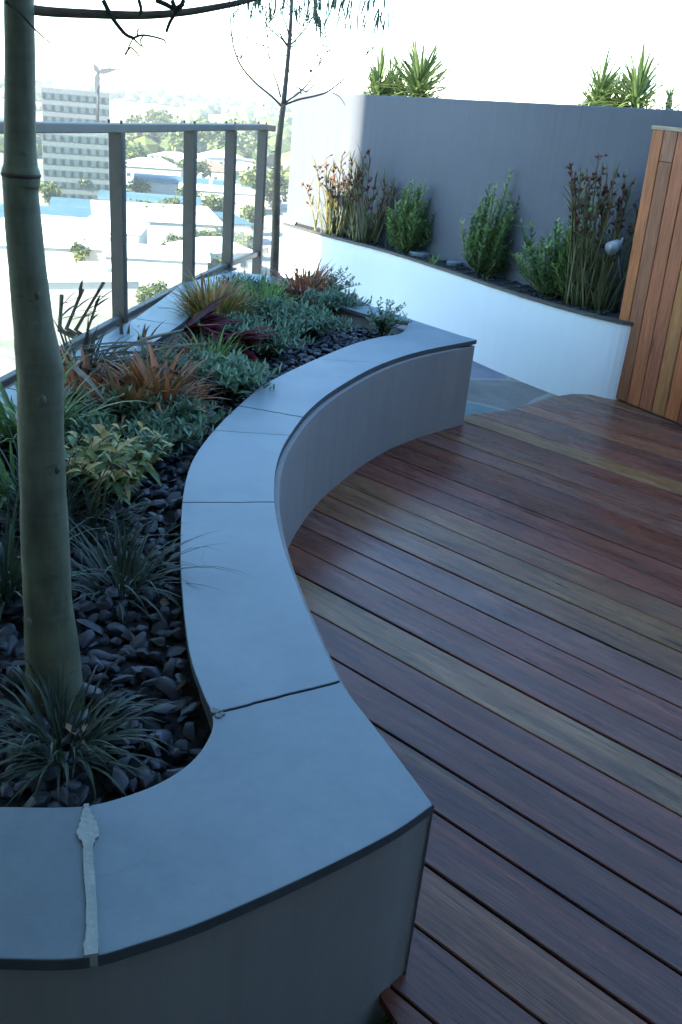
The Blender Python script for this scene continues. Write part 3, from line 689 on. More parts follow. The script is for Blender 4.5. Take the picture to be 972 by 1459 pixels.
# crown above the picture, with drooping leaf tips reaching into its top edge
rnd.seed(88); mb_, ml = MB(), MB(); ctop = P[-1] - b0
for k in range(26):
    a = rnd.uniform(0, 6.28); e = rnd.uniform(-.1, .5); L = rnd.uniform(.3, .6); d = Vector((math.cos(a) * math.cos(e), math.sin(a) * math.cos(e), math.sin(e)))
    b = ctop - Vector((0, 0, rnd.uniform(0, .3))); q = catmull([b, b + d * L * .5 + Vector((0, 0, .05)), b + d * L], 3); mb_.tube(q, [.009 - .0011 * i for i in range(len(q))], 5)
    for _ in range(16): blade(ml, q[0].lerp(q[-1], rnd.uniform(.35, 1)) + Vector((rnd.gauss(0, .05), rnd.gauss(0, .05), rnd.gauss(0, .05))), rnd.uniform(0, 6.28), rnd.uniform(-.5, .8), rnd.uniform(.08, .16), .016, rnd.uniform(.3, 1.3), 4, .3, rnd.random())
mb_.build('crown_branches', M['bark2'], t1, True); ml.build('crown', M['treeleaf'], t1, True)

# ------------------------------------------------------------------ TREE 2 (thin tree at the back of the bed)
Y2 = 5.72
b2 = at(391, 402, Y2); t2 = thing('sapling', 'thin bare sapling at the far end of the bed, beside the railing corner', 'tree', (b2.x, b2.y, SZ)); b2 = t2.location.copy()
m = MB(); branch(m, [(390, 420), (391, 380), (393, 330), (394, 270), (396, 218), (400, 180), (404, 148)], (13, 8), (Y2, Y2), 10, b2); m.build('trunk', M['bark2'], t2, True)
m = MB(); branch(m, [(404, 149), (408, 110), (412, 66), (415, 20), (417, -40), (416, -110)], (7.5, 4), (Y2, Y2), 8, b2); m.build('leader', M['twig2'], t2, True)
for px, r, Yr in (([(402, 152), (388, 138), (364, 118), (345, 96), (335, 74), (330, 48), (327, 0), (326, -40)], (5, 2), (5.72, 5.6)), ([(404, 150), (425, 142), (448, 137), (466, 131), (484, 118), (508, 96), (532, 66)], (5, 1.8), (5.72, 5.9)),
                   ([(404, 148), (426, 132), (440, 118), (452, 98), (468, 70), (478, 48)], (4, 1.2), (5.72, 5.5)), ([(400, 138), (394, 116), (386, 96), (382, 70), (380, 44)], (3.5, 1.2), (5.72, 5.95)),
                   ([(411, 68), (402, 56), (384, 40), (370, 18), (364, -20)], (4, 1.8), (5.72, 5.9)), ([(412, 66), (424, 54), (440, 34), (452, 10), (458, -20)], (4, 1.8), (5.72, 5.55)), ([(413, 58), (408, 36), (400, 14), (396, -20)], (3.5, 1.6), (5.72, 5.7)),
                   ([(412, 68), (440, 56), (470, 44), (490, 30)], (2.6, 1), (5.72, 6.0)), ([(345, 96), (352, 80), (362, 60), (366, 44)], (2, .9), (5.66, 5.6)), ([(408, 110), (414, 98), (420, 88)], (2.4, 1.2), (5.72, 5.7)),
                   ([(484, 118), (500, 118), (520, 130)], (1.8, .9), (5.8, 5.9)), ([(470, 130), (484, 138), (492, 150)], (1.8, .9), (5.8, 5.9)), ([(380, 44), (372, 30), (352, 20)], (1.8, 1), (5.9, 5.9)), ([(394, 216), (390, 216), (386, 217)], (3, 1.5), (5.72, 5.72)), ([(395, 238), (388, 240), (384, 238)], (2.5, 1.2), (5.72, 5.72)), ([(398, 263), (401, 264), (404, 262)], (2.5, 1.2), (5.72, 5.72))):
    m = MB(); branch(m, px, (r[0] * .72, r[1] * .72), Yr, 6, b2); m.build('branch', M['twig2'], t2, True)
rnd.seed(66); ml = MB()
for _ in range(150):
    x = rnd.uniform(345, 558); y = rnd.uniform(-26, 20) + (10 if x > 440 else -8) ; Yd = rnd.uniform(5.4, 6.1); blade(ml, at(x, y, Yd) - b2, rnd.uniform(0, 6.28), rnd.uniform(-1.5, -.9), rnd.uniform(.06, .14), .013, rnd.uniform(-.2, .5), 4, .3, rnd.random())
for _ in range(10):
    x = rnd.uniform(340, 400); y = rnd.uniform(-10, 60); blade(ml, at(x, y, 5.75) - b2, rnd.uniform(0, 6.28), rnd.uniform(-1.2, .3), rnd.uniform(.04, .08), .010, rnd.uniform(0, .8), 4, .3, rnd.random())
tw = MB()
for (x0, y0, x1, y1, nn) in ((345, 96, 327, 0, 7), (404, 140, 484, 118, 6), (411, 68, 415, -20, 9), (424, 54, 455, -5, 9), (384, 40, 366, -10, 7), (452, 98, 478, 48, 6), (508, 96, 532, 66, 4), (394, 116, 381, 50, 5)):
    for _ in range(nn):
        t = rnd.random(); xa, ya = x0 + (x1 - x0) * t, y0 + (y1 - y0) * t; dx = rnd.uniform(-34, 34); dy = rnd.uniform(-52, -12)
        branch(tw, [(xa, ya), (xa + dx * .55, ya + dy * .4), (xa + dx, ya + dy)], (1.9, .9), (5.72, rnd.uniform(5.5, 5.95)), 4, b2)
for k in range(9):
    x = 420 + k * 15; branch(tw, [(415 + (x - 415) * .3, -70), ((x + 415) / 2, -60), (x, -30), (x + 4, 4)], (3, 1.2), (5.72, 5.8), 5, b2)
tw.build('upper_twigs', M['twig2'], t2, True); ml.build('drooping_leaves', M['treeleaf'], t2, True)
for x, y in ((443, 101), (358, 86), (366, 62), (339, 80), (376, 150), (470, 72)):
    m = MB(); c = at(x, y, 5.7) - b2; s = .011 if x == 443 else .006; m.add([c + v * s for v in IV1], IF1); m.build('bud', M['twig2'], t2, True)

# ------------------------------------------------------------------ BALUSTRADE
KZ = .40
m = MB(); ki = [Vector((p.x + .035, p.y)) for p in BAL[:7]]; ko = [Vector((p.x - .035, p.y)) for p in BAL[:7]]
m.prism([(p.x, p.y) for p in ko] + [(p.x, p.y) for p in reversed(ki)], -.129, KZ); o = m.build('parapet', M['render'])
tag(o, 'low rendered parapet under the metal railing', 'parapet')
bal = thing('balustrade', 'grey metal railing with flat posts and glass panels overlooking the city', 'railing', (-1.16, 4.32, KZ)); bb = bal.location.copy()
BALR = BAL[:-1] + BV((-.80, 7.42))
def bl(p, z): return Vector((p[0], p[1], z)) - bb
RTS = [1.36, 1.35, 1.34, 1.318, 1.300, 1.288, 1.280, 1.262, 1.245]   # the rail falls slightly along its run
for i in range(1, 8):
    RT = RTS[i]; p = BAL[i]; ZB = KZ if i < 7 else -.129; d = (BAL[i + 1] - BAL[i - 1]).normalized(); rz = math.atan2(d.y, d.x)
    m = MB(); c = bl(p, 0)
    # channel post: web and two flanges facing the deck
    for (ox, oy, sx, sy) in ((0, .0, .066, .010), (-.031, .018, .007, .026), (.031, .018, .007, .026)):
        q = Vector((ox * math.cos(0) , ox * math.sin(0))); ang = -R(14)
        ca, sa = math.cos(ang), math.sin(ang)
        m.box((c.x + ox * ca - oy * sa, c.y + ox * sa + oy * ca, (ZB + RT - .036) / 2 - bb.z), (sx, sy, RT - .036 - ZB), ang)
    o = m.build('post', M['steel'], bal); bevel(o, .002, 1)
    m = MB(); m.box((c.x, c.y, ZB + .005 - bb.z), (.12, .07, .010), -R(14)); m.build('base_plate', M['steel'], bal)
    for s in (-.028, .028):
        m = MB(); m.tube([bl((p.x + s, p.y), RT), bl((p.x + s, p.y), RT + .014)], .006, 8); m.build('bolt', M['steel'], bal)
m = MB()
def sweep(m, L, w, z0s, z1s):
    n = len(L); vs = []
    for i, p in enumerate(L):
        z0 = z0s[i] if isinstance(z0s, list) else z0s; z1 = z1s[i] if isinstance(z1s, list) else z1s
        d = (L[min(i + 1, n - 1)] - L[max(0, i - 1)]).normalized(); q = Vector((-d.y, d.x)) * w / 2
        vs += [bl(p + q, z0), bl(p - q, z0), bl(p - q, z1), bl(p + q, z1)]
    fs = [(0, 1, 2, 3), tuple((n - 1) * 4 + k for k in (3, 2, 1, 0))]
    for i in range(n - 1):
        for k in range(4): fs.append((i * 4 + k, i * 4 + (k + 1) % 4, i * 4 + 4 + (k + 1) % 4, i * 4 + 4 + k))
    m.add(vs, fs)
sweep(m, BALR, .060, [z - .038 for z in RTS], RTS); o = m.build('top_rail', M['steel'], bal); bevel(o, .005, 2)
m = MB(); sweep(m, [Vector((p.x, p.y)) for p in BALR], .035, [KZ + .011] * 7 + [.335, .30], [KZ + .040] * 7 + [.372, .337]); o = m.build('bottom_rail', M['steel'], bal); bevel(o, .003, 1)
g = NT('clear_glass'); gl_ = g.node('ShaderNodeBsdfGlossy', Roughness=.02); tr = g.node('ShaderNodeBsdfTransparent'); tr.inputs[0].default_value = (.95, .98, .97, 1)
mx = g.n.new('ShaderNodeMixShader'); mx.inputs[0].default_value = .035; g.l.new(tr.outputs[0], mx.inputs[1]); g.l.new(gl_.outputs[0], mx.inputs[2]); g.l.new(mx.outputs[0], g.out.inputs['Surface'])
for i in range(1, 8):
    a, b = BALR[i], BALR[i + 1]; d = (b - a).normalized(); q = Vector((-d.y, d.x)) * .016
    a2, b2_ = a + d * .06 + q, b - d * .06 + q; th = q.normalized() * .005
    m = MB(); m.prism([(x.x - bb.x, x.y - bb.y) for x in (a2 - th, b2_ - th, b2_ + th, a2 + th)], KZ + .045 - bb.z, RTS[i + 1] - .047 - bb.z); m.build('glass_panel', g.mat, bal)

# ------------------------------------------------------------------ REAR PLANTER AND WALL
RZ = .45
Fp = catmull(BV((-.72, 8.06), (-.56, 7.85), (-.39, 7.65), (-.12, 7.36), (.18, 7.02), (.59, 6.42), (.91, 5.90), (1.20, 5.50), (1.47, 5.24), (1.62, 5.22), (1.75, 5.34)), 5)
Wp = catmull(BV((-.74, 8.50), (-.40, 8.12), (-.10, 7.83), (.22, 7.50), (.55, 7.08), (.92, 6.56), (1.28, 6.08), (1.72, 5.58), (2.4, 4.95), (3.4, 4.15), (4.6, 3.3)), 5)
wall = thing('garden_wall', 'tall curved grey painted wall behind the white planter', 'wall', (.55, 7.08, -.13)); wb = wall.location.copy()
th = .2; back = []
for i in range(len(Wp)):
    d = (Wp[min(i + 1, len(Wp) - 1)] - Wp[max(0, i - 1)]).normalized(); back.append(Wp[i] + Vector((-d.y, d.x)) * th)
def topz(p, i):   # the coping falls slightly to the left
    return 1.495 + min(.13, max(0, (p.x + .74) * .036))
m = MB(); n = len(Wp); vs = []
for (L, f) in ((Wp, 0), (Wp, 1), (back, 1), (back, 0)):
    for i, p in enumerate(L): vs.append((p.x - wb.x, p.y - wb.y, (topz(Wp[i], i) if f else -.128) - wb.z))
fs = []
for r in range(4):
    for i in range(n - 1): r2 = (r + 1) % 4; fs.append((r * n + i, r * n + i + 1, r2 * n + i + 1, r2 * n + i))
fs += [(0, n, 2 * n, 3 * n), (n - 1, 4 * n - 1, 3 * n - 1, 2 * n - 1)]
m.add(vs, fs); o = m.build('wall_face', M['render_grey'], wall)
bm = bmesh.new(); bm.from_mesh(o.data); bmesh.ops.recalc_face_normals(bm, faces=bm.faces); bm.to_mesh(o.data); bm.free(); bevel(o, .008, 2)

rp = thing('white_planter', 'long white rendered planter with dark metal edge below the grey wall', 'planter', (.55, 6.45, -.13)); rb = rp.location.copy()
Fi = []
for i in range(len(Fp)):
    d = (Fp[min(i + 1, len(Fp) - 1)] - Fp[max(0, i - 1)]).normalized(); Fi.append(Fp[i] + Vector((-d.y, d.x)) * .09)
m = MB(); m.prism([(p.x - rb.x, p.y - rb.y) for p in Fp + Fi[::-1]], -.128 - rb.z, RZ - .006 - rb.z); o = m.build('front_wall', M['render_white'], rp); bevel(o, .006, 2)
m = MB(); m.prism([(-.72 - rb.x, 8.062 - rb.y), (-.72 - rb.x, 8.475 - rb.y), (-.64 - rb.x, 8.40 - rb.y), (-.64 - rb.x, 8.05 - rb.y)], -.128 - rb.z, RZ - .008 - rb.z); m.build('end_wall', M['render_white'], rp)
Fe = inset(Fp, -.010); Fe2 = inset(Fp, .022)
m = MB(); m.prism([(p.x - rb.x, p.y - rb.y) for p in Fe + Fe2[::-1]], RZ - .004 - rb.z, RZ + .014 - rb.z); m.build('metal_edge', M['edge'], rp)
soil_poly = inset(Fp, .08) + [p for p in reversed(Wp) if p.x < 1.95]
m = MB(); m.prism([(p.x - rb.x, p.y - rb.y) for p in soil_poly], -.1 - rb.z, RZ - .02 - rb.z); m.build('soil', M['soil'], rp)
def offset_pt(x, y, f): # point in the rear bed under a pixel
    return gp(x, y, RZ - .015)
# dark mulch lumps
m = MB(); prn.seed(4)
for _ in range(900):
    i = prn.randrange(2, len(Fp) - 8); f = prn.uniform(.2, 1); w = Wp[nearest_i(Wp, Fp[i] + Vector((.33, .25)))]; c = Fp[i].lerp(w, f); s = prn.uniform(.008, .02)
    sh = shapes[prn.randrange(14)]; m.add([Vector((p.x * s, p.y * s, p.z * s * .7)) + Vector((c.x, c.y, RZ - .018)) for p in sh], IF, prn.random() * .5)
o = m.build('mulch', M['pebble'], smooth=True); tag(o, 'dark mulch on the soil of the white planter', 'mulch', kind='stuff')
m = MB()
for (x, y, rz, sx, sy) in ((598, 361, -.6, .10, .045), (648, 375, -.9, .08, .035)):
    c = gp(x, y, RZ); poly = [(c.x + sx * math.cos(a + rz) * prn.uniform(.85, 1.1) * .8 , c.y + sy * math.sin(a) - sx * .5 * math.cos(a)) for a in [k * .628 for k in range(10)]]
    mm = MB(); mm.prism(poly, RZ - .02, RZ + .012); o = mm.build('flat_stone', M['stone']); bevel(o, .006, 2)
    tag(o, 'flat pale stone on the soil left of the middle green shrub' if x > 600 else 'flat pale stone right of the left green shrub', 'stone', 'flat stones in the white planter')

def wall_y(x):
    for a_, b_ in zip(Wp, Wp[1:]):
        if a_.x <= x <= b_.x: return a_.y + (b_.y - a_.y) * (x - a_.x) / max(1e-6, b_.x - a_.x)
    return Wp[0].y
def before_wall(px, py, Y, gap=.07):     # keeps a plant's top on the near side of the wall face
    for _ in range(6):
        q = at(px, py, Y); Y = min(Y, wall_y(q.x) - gap)
    return at(px, py, Y)
def rear_bed(px, gap):                     # soil point of the rear planter under a pixel, kept clear of the wall
    b = gp(px[0], px[1], RZ - .02)
    for _ in range(60):
        if b.y <= wall_y(b.x) - gap: break
        b = Vector((b.x * .995, b.y * .995, b.z))
    return b
def bushy(label, px, h, w, seed, lean=(0, 0), n=26):
    rnd.seed(seed); base = rear_bed(px, .17); t = plant('upright_shrub', label, 'shrub', base, 'green shrubs against the grey wall'); ms, ml = MB(), MB()
    n = int(n * 1.05); w *= 1.12; h *= 1.08
    for k in range(n):
        a = rnd.uniform(0, 6.28); r = w * math.sqrt(rnd.random()); hh = h * rnd.choice((.45, .6, .7, .8, 1.0)) * rnd.uniform(.85, 1.06) * (1 - .3 * r / w)
        top = Vector((math.cos(a) * r * 1.05 + lean[0] * hh / h + rnd.gauss(0, .03), math.sin(a) * r * .7 + lean[1], hh)); P = catmull([Vector((rnd.gauss(0, .03), rnd.gauss(0, .03), 0)), Vector((math.cos(a) * r * .95, math.sin(a) * r * .7, hh * .45)), top], 4)
        ms.tube(P, [.006 - .0005 * i for i in range(len(P))], 5); tb = rnd.uniform(.0, .85); nl = int(30 + 60 * hh)
        for q in range(nl):
            t_ = .05 + .95 * (q + rnd.random()) / nl; f = t_ * (len(P) - 1); i = min(int(f), len(P) - 2); b = P[i].lerp(P[i + 1], f - i); aa = q * 2.4 + rnd.random()
            blade(ml, b, aa, rnd.uniform(.2, 1.25), rnd.uniform(.035, .10) * (1.1 - .5 * t_), rnd.uniform(.013, .022), rnd.uniform(-.5, 1.1), 3, .3, tb + rnd.gauss(0, .2) + .2 * (t_ > .9), 0, .1)
    ms.build('stems', M['stem_green'], t, True); ml.build('leaves', M['green'], t, True); return t
bushy('pointed green shrub against the wall, left of the bare stretch of wall', (578, 358), .57, .16, 1, (.05, 0), 44)
bushy('green shrub standing alone at the middle of the white planter', (690, 394), .64, .165, 2, (.06, 0), 46)
bushy('broad green shrub beside the brown flowered stalks at the right end', (785, 418), .54, .19, 3, (-.06, 0), 44)
bushy('narrow green shrub rising behind the broad one at the right end', (812, 420), .62, .11, 6, (0, 0), 30)
def paw(label, px, tops, seed, nb):
    rnd.seed(seed); base = rear_bed(px, .17); t = plant('kangaroo_paw', label, 'plant', base, 'brown flowered stalks against the grey wall'); m = MB()
    tuft(m, int(nb * .9), .38, .014, .13, (.85, 1.5), (.1, .8), (0, 1), seg=6)
    for (x, y) in [(x + 6 + rnd.uniform(-26, 34) * (q > 0), y + rnd.uniform(4, 60) * (q > 0)) for (x, y) in tops for q in range(2)]:
        tp = before_wall(px[0] + (x - px[0]) * 1.12, y, base.y + rnd.uniform(-.08, .08)) - base; b = Vector((tp.x * .55 + rnd.gauss(0, .03), rnd.gauss(0, .03), 0)); mid = Vector((tp.x * .8, tp.y * .5, tp.z * .6)); P = catmull([b, mid, tp], 5)
        ms, mf = MB(), MB(); ms.tint = rnd.uniform(.2, .9); ms.tube(P, [.0075 - .0004 * i for i in range(len(P))], 5)
        for q in range(9): blade(ms, P[rnd.randrange(1, len(P) - 1)], rnd.uniform(0, 6.28), rnd.uniform(.7, 1.4), rnd.uniform(.08, .2), .012, rnd.uniform(.0, .8), 4, .3, rnd.random())
        st = ms.build('stalk', M['olive'], t, True)
        mf.tube(P[-7:], .0042, 4)
        for q in range(6):
            i = rnd.randrange(max(1, len(P) - 6), len(P)); bp = P[i]; d = Vector((rnd.gauss(0, .6), rnd.gauss(0, .5), .9)).normalized(); e = bp + d * rnd.uniform(.01, .045); mf.tube([bp, e], [.003, .0025], 4)
            for _ in range(4):
                dd = (d + Vector((rnd.gauss(0, .5), rnd.gauss(0, .5), rnd.gauss(0, .4)))).normalized(); mf.tube([e - dd * .003, e + dd * .010, e + dd * .021, e + dd * .027], [.0025, .0050, .004, .001], 5, True, rnd.random())
        f = mf.build('flower_head', M['paw'], st, True)
    m.build('leaves', M['olive'], t, True)
paw('brown flowered stalks at the left end of the white planter, half in sunlight', (478, 330), [(448, 236), (460, 226), (470, 240), (480, 222), (486, 250), (494, 232), (465, 262), (475, 275)], 11, 34)
paw('brown flowered stalks next to the sunlit left end, in the shade', (520, 342), [(512, 226), (520, 224), (528, 250), (540, 262), (505, 250), (548, 270), (518, 280), (536, 290)], 12, 44)
paw('tall brown flowered stalks at the right end beside the timber screen', (850, 428), [(812, 236), (822, 262), (832, 240), (846, 228), (852, 232), (858, 246), (880, 270), (888, 262), (856, 282), (835, 258), (874, 290), (818, 268), (866, 256)], 13, 56)
rnd.seed(90)
for px, lb in (((618, 378), 'small low seedling between the left and middle shrubs'), ((556, 352), 'small low green plant at the foot of the shaded brown stalks')):
    t = plant('seedling', lb, 'plant', gp(*px, RZ - .02)); m = MB(); tuft(m, 24, .10, .012, .02, (.3, 1.4), (.3, 1.2), (0, 1), seg=4); m.build('leaves', M['green'], t, True)
# silver garden spotlight
sp = rear_bed((878, 440), .13); sl = thing('garden_spotlight', 'silver spotlight on a dark post beside the timber screen', 'spotlight', sp)
hd = before_wall(874, 352, sp.y, .12) - sp; m = MB(); m.tube([Vector((0, 0, -.03)), Vector((.0, 0, hd.z * .5)), Vector((hd.x + .03, 0, hd.z - .01))], [.012, .012, .010], 10); m.build('post', M['black'], sl, True)
dv = Vector((-.75, -.60, -.30)).normalized(); m = MB(); c0 = hd + Vector((.03, .02, .012))
m.tube([c0 - dv * .012, c0, c0 + dv * .07, c0 + dv * .072, c0 + dv * .066], [.018, .034, .040, .034, .030], 18); m.build('housing', M['lampmetal'], sl, True)
m = MB(); m.tube([c0 + dv * .060, c0 + dv * .063], .031, 18); m.build('lens', M['black'], sl, True)
m = MB(); m.tube([hd + Vector((.03, 0, -.015)), c0 + Vector((.02, .0, .045))], [.009, .006], 8); m.build('bracket', M['lampmetal'], sl, True)

# ------------------------------------------------------------------ TIMBER SCREEN
p0 = gp(865, 563, 0); p1 = gp(972, 606, 0); du = Vector((p1.x - p0.x, p1.y - p0.y)).normalized(); dn = Vector((du.y, -du.x))
if dn.y > 0: dn = -dn
scr = thing('timber_screen', 'vertical board timber clad screen at the right end of the deck', 'screen', (p0.x, p0.y, 0))
SH, LEAN = 1.475, -.062
cols = [(x * 1.15 + .075, y * .92 + .016, z * .6 + .006) for x, y, z in (
    (.32, .135, .05), (.18, .09, .055), (.27, .11, .06), (.25, .10, .06), (.28, .155, .068), (.33, .135, .06), (.18, .065, .045), (.24, .11, .06), (.28, .14, .065), (.19, .085, .055), (.30, .16, .075), (.24, .10, .06), (.2, .08, .05), (.28, .13, .06), (.22, .1, .06), (.3, .13, .06), (.18, .09, .06))]
bw, gapw = .089, .003
def clad(u0, w, z0, z1, col, kk):
    prof = [(0, .0), (.0, .016), (.003, .019), (w - .003, .019), (w, .016), (w, .0)]; grid = []; us = []
    for q in range(9):
        z = z0 + (z1 - z0) * q / 8; row = []
        for (t, dp) in prof:
            u = u0 + t + LEAN * z / SH; row.append((du.x * u + dn.x * dp, du.y * u + dn.y * dp, z))
        grid.append(row); us.append(z + kk * 2.9)
    return (grid, us, [kk * .77 + t for t, dp in prof], col)
for k in range(17):
    w = bw if k else .075; u = 0 if k == 0 else .075 + gapw + (k - 1) * (bw + gapw)
    bl_ = [clad(u, w, .012, SH - .003, cols[k], k)] if k != 1 else [clad(u, w, .012, SH - .155, cols[k], k), clad(u, w, SH - .152, SH - .003, (.30, .12, .058), 31)]
    board_obj('cladding_board', M['clad'], bl_, parent=scr)
# left return face, frame behind and cap
def quadbox(m, u0, u1, d0, d1, z0, z1):
    vs = []
    for z in (z0, z1):
        for (u, dd) in ((u0, d0), (u1, d0), (u1, d1), (u0, d1)): uu = u + LEAN * z / SH; vs.append((du.x * uu + dn.x * dd, du.y * uu + dn.y * dd, z))
    m.add(vs, [(0, 1, 2, 3), (7, 6, 5, 4), (0, 4, 5, 1), (1, 5, 6, 2), (2, 6, 7, 3), (3, 7, 4, 0)])
m = MB(); quadbox(m, .012, 1.55, -.09, -.001, 0, SH - .006); m.build('frame', M['edge'], scr)
def capbox(u0, u1, d0, d1, z0, z1, col, kk, nm):
    grid = []; us = []
    for q in range(5):
        u = u0 + (u1 - u0) * q / 4; row = []
        for (dd, z) in ((d0, z0), (d0, z1), (d1, z1), (d1, z0)): uu = u + LEAN; row.append((du.x * uu + dn.x * dd, du.y * uu + dn.y * dd, z))
        grid.append(row); us.append(u + kk)
    board_obj(nm, M['clad'], [(grid, us, [kk + x for x in (0, .02, .13, .15)], col)], parent=scr)
capbox(-.006, 1.56, -.10, .026, SH, SH + .018, (.40, .30, .19), 7.7, 'cap_rail')

# ------------------------------------------------------------------ PALMS / YUCCAS ON THE NEIGHBOURING TERRACE BEHIND THE WALL
def yucca(label, pxt, Y, trunk_px, n, L, w, seed, heads=1):
    rnd.seed(seed); hd = at(*pxt, Y); base = Vector((hd.x + rnd.uniform(-.05, .05), Y, -.128)); t = thing('yucca', label, 'palm', base, 0, 'sunlit yuccas behind the grey wall'); m, ml = MB(), MB()
    e = hd - base; m.tube(catmull([Vector((0, 0, 0)), e * .5 + Vector((.03, 0, 0)), e], 4), [.055 - .002 * i for i in range(9)], 9)
    for _ in range(n):
        el = rnd.uniform(-.5, 1.45) if rnd.random() < .6 else rnd.uniform(-.2, .8); blade(ml, e + Vector((0, 0, rnd.uniform(-.22, .05) - .08 * (el < .4))), rnd.uniform(0, 6.28), el, L * rnd.uniform(.7, 1.08) * (1 if el < 1 else 1.1), w, rnd.uniform(0, .5) if el > .5 else rnd.uniform(.2, 1.0), 5, .35, rnd.random())
    m.build('trunk', M['bark2'], t, True); ml.build('leaves', M['yucca'], t, True)
yucca('small yucca rosette at the left end above the grey wall', (541, 116), 11.5, 0, 90, .42, .030, 21)
yucca('largest yucca of the left pair above the grey wall', (597, 121), 11.2, 0, 260, .62, .034, 22)
yucca('left yucca of the right group above the grey wall', (853, 136), 12.5, 0, 180, .58, .034, 23)
yucca('tallest yucca of the right group above the grey wall', (908, 136), 12.2, 0, 230, .62, .034, 24)
yucca('small yucca at the right picture edge above the grey wall', (955, 142), 12.4, 0, 32, .32, .036, 25)
def mound(label, pxs, Y, seed):
    rnd.seed(seed); b = at(*pxs, Y); t = thing('leafy_mound', label, 'shrub', (b.x, Y, -.128)); ms, ml = MB(), MB(); h = b.z + .128
    for _ in range(70):
        a = rnd.uniform(0, 6.28); r = .42 * math.sqrt(rnd.random()); tp = Vector((math.cos(a) * r, math.sin(a) * r * .6, h * rnd.uniform(.8, 1.06) - r * .1)); ms.tube([Vector((tp.x * .3, tp.y * .3, 0)), tp * .6, tp], [.012, .008, .004], 5)
        for _ in range(9): blade(ml, tp - Vector((0, 0, rnd.uniform(0, .35))), rnd.uniform(0, 6.28), rnd.uniform(-.2, 1.2), rnd.uniform(.12, .26), .03, rnd.uniform(.1, .9), 4, .3, rnd.random() * .7)
    ms.build('stems', M['stem_green'], t, True); ml.build('leaves', M['yucca'], t, True)
mound('low leafy growth at the foot of the left yuccas', (570, 104), 11.8, 61)
mound('low leafy growth at the foot of the right yuccas', (882, 122), 12.8, 62)

# ------------------------------------------------------------------ CITY BELOW
GZ = -33.0
m = MB(); rings = [0, 60, 120, 200, 300, 420, 560, 720, 900, 1150, 1500, 2000, 3000, 5000, 8000]; NA = 72; vs = [(0, 0, GZ)]; fs = []
def gz(x, y):
    r = math.hypot(x, y); k = min(1, max(0, (r - 450) / 900)); h = 26 * k * (.5 + .5 * noise.noise(Vector((x * .0022, y * .0022, 3)))) * min(1, 1500 / max(r, 1)); return GZ + h
for r in rings[1:]:
    for a in range(NA): x, y = r * math.cos(6.2832 * a / NA), r * math.sin(6.2832 * a / NA); vs.append((x, y, gz(x, y)))
for a in range(NA): fs.append((0, 1 + a, 1 + (a + 1) % NA))
for q in range(len(rings) - 2):
    for a in range(NA): i0 = 1 + q * NA; i1 = i0 + NA; fs.append((i0 + a, i1 + a, i1 + (a + 1) % NA, i0 + (a + 1) % NA))
m.add(vs, fs)
tm = NT('city_ground'); v = tm.coord(); f = tm.noise(v, .02, 6, .65); f2 = tm.noise(v, .11, 4, .6)
c = tm.ramp(f, [(.35, (.26, .24, .20)), (.52, (.16, .15, .11)), (.68, (.07, .085, .03))]); c = tm.mix(tm.ramp(f2, [(.55, 0.0), (.65, .8)]), c, (.34, .33, .30)); tm.col(c); tm.b.inputs['Roughness'].default_value = .9
m.build('terrain', tm.mat, kind='structure', smooth=True)
M['cwall'] = plain('pale_house_wall', (.42, .38, .34), .85, .1, .4, 0); M['croofw'] = plain('white_metal_roof', (.72, .73, .74), .5, .06, .3, 0); M['croofb'] = plain('pale_blue_roof', (.055, .095, .13), .45, .1, .3, 0)
M['twin'] = plain('tower_window', (.008, .009, .01), .4, .1, 1, 0); M['crooft'] = plain('terracotta_roof', (.16, .10, .075), .8, .2, .6, 0); M['croofg'] = plain('grey_roof', (.34, .34, .36), .7, .1, .4, 0); M['wing'] = render_mat('added_wing_render', (.42, .42, .42), .1); M['bwall'] = render_mat('cool_bounce_render', (.56, .63, .68), .06); M['cwin'] = plain('dark_window', (.07, .08, .09), .15, .1, 1, 0)
M['ctower'] = plain('tower_concrete', (.085, .094, .096), .8, .08, .2, 0); M['cglass'] = plain('tower_blue_glass', (.045, .062, .068), .2, .15, .15, 0)
M['citytree'] = leaf_mat('city_tree_leaf', (.05, .068, .014), (.15, .155, .035), .6, .2)
def house(name, label, loc, rz, sx, sy, h, roof, rmat, group):
    t = thing(name, label, 'house', loc, rz, group); m = MB(); m.box((0, 0, h / 2 - 1), (sx, sy, h + 2)); m.build('wall', M['cwall'], t); m = MB(); ov = .5
    x, y = sx / 2 + ov, sy / 2 + ov
    if roof == 'hip':
        r = min(sx, sy) * .22; k = max(0.3, x - y); m.add([(-x, -y, h), (x, -y, h), (x, y, h), (-x, y, h), (-k, 0, h + r), (k, 0, h + r)], [(0, 1, 5, 4), (1, 2, 5), (2, 3, 4, 5), (3, 0, 4), (3, 2, 1, 0)])
    elif roof == 'barrel':
        n = 12; vs = []
        for xx in (-x, x):
            for i in range(n + 1): a = math.pi * i / n; vs.append((xx, -y * math.cos(a), h + min(sx, sy) * .2 * math.sin(a)))
        m.add(vs, [(i, i + n + 1, i + n + 2, i + 1) for i in range(n)] + [tuple(range(n + 1)), tuple(range(2 * n + 1, n, -1)), (0, n, 2 * n + 1, n + 1)])
    else:
        m.box((0, 0, h + .25), (2 * x, 2 * y, .5)); m.box((sx * .2, 0, h + 1.1), (sx * .2, sy * .25, 1.3))
    m.build('roof', M[rmat], t)
    for side in ((-1, 1) if roof == 'hip' or 'pinkish' in label else ()):
        for q in range(max(2, int(sx / 4))):
            m = MB(); m.box((-sx / 2 + (q + .5) * sx / max(2, int(sx / 4)), side * (sy / 2 + .03), h * .55), (1.2, .12, 1.0)); m.build('window', M['cwin'], t)
    return t
def cg(x, y): p = gp(x, y, GZ); return Vector((p.x, p.y, gz(p.x, p.y)))
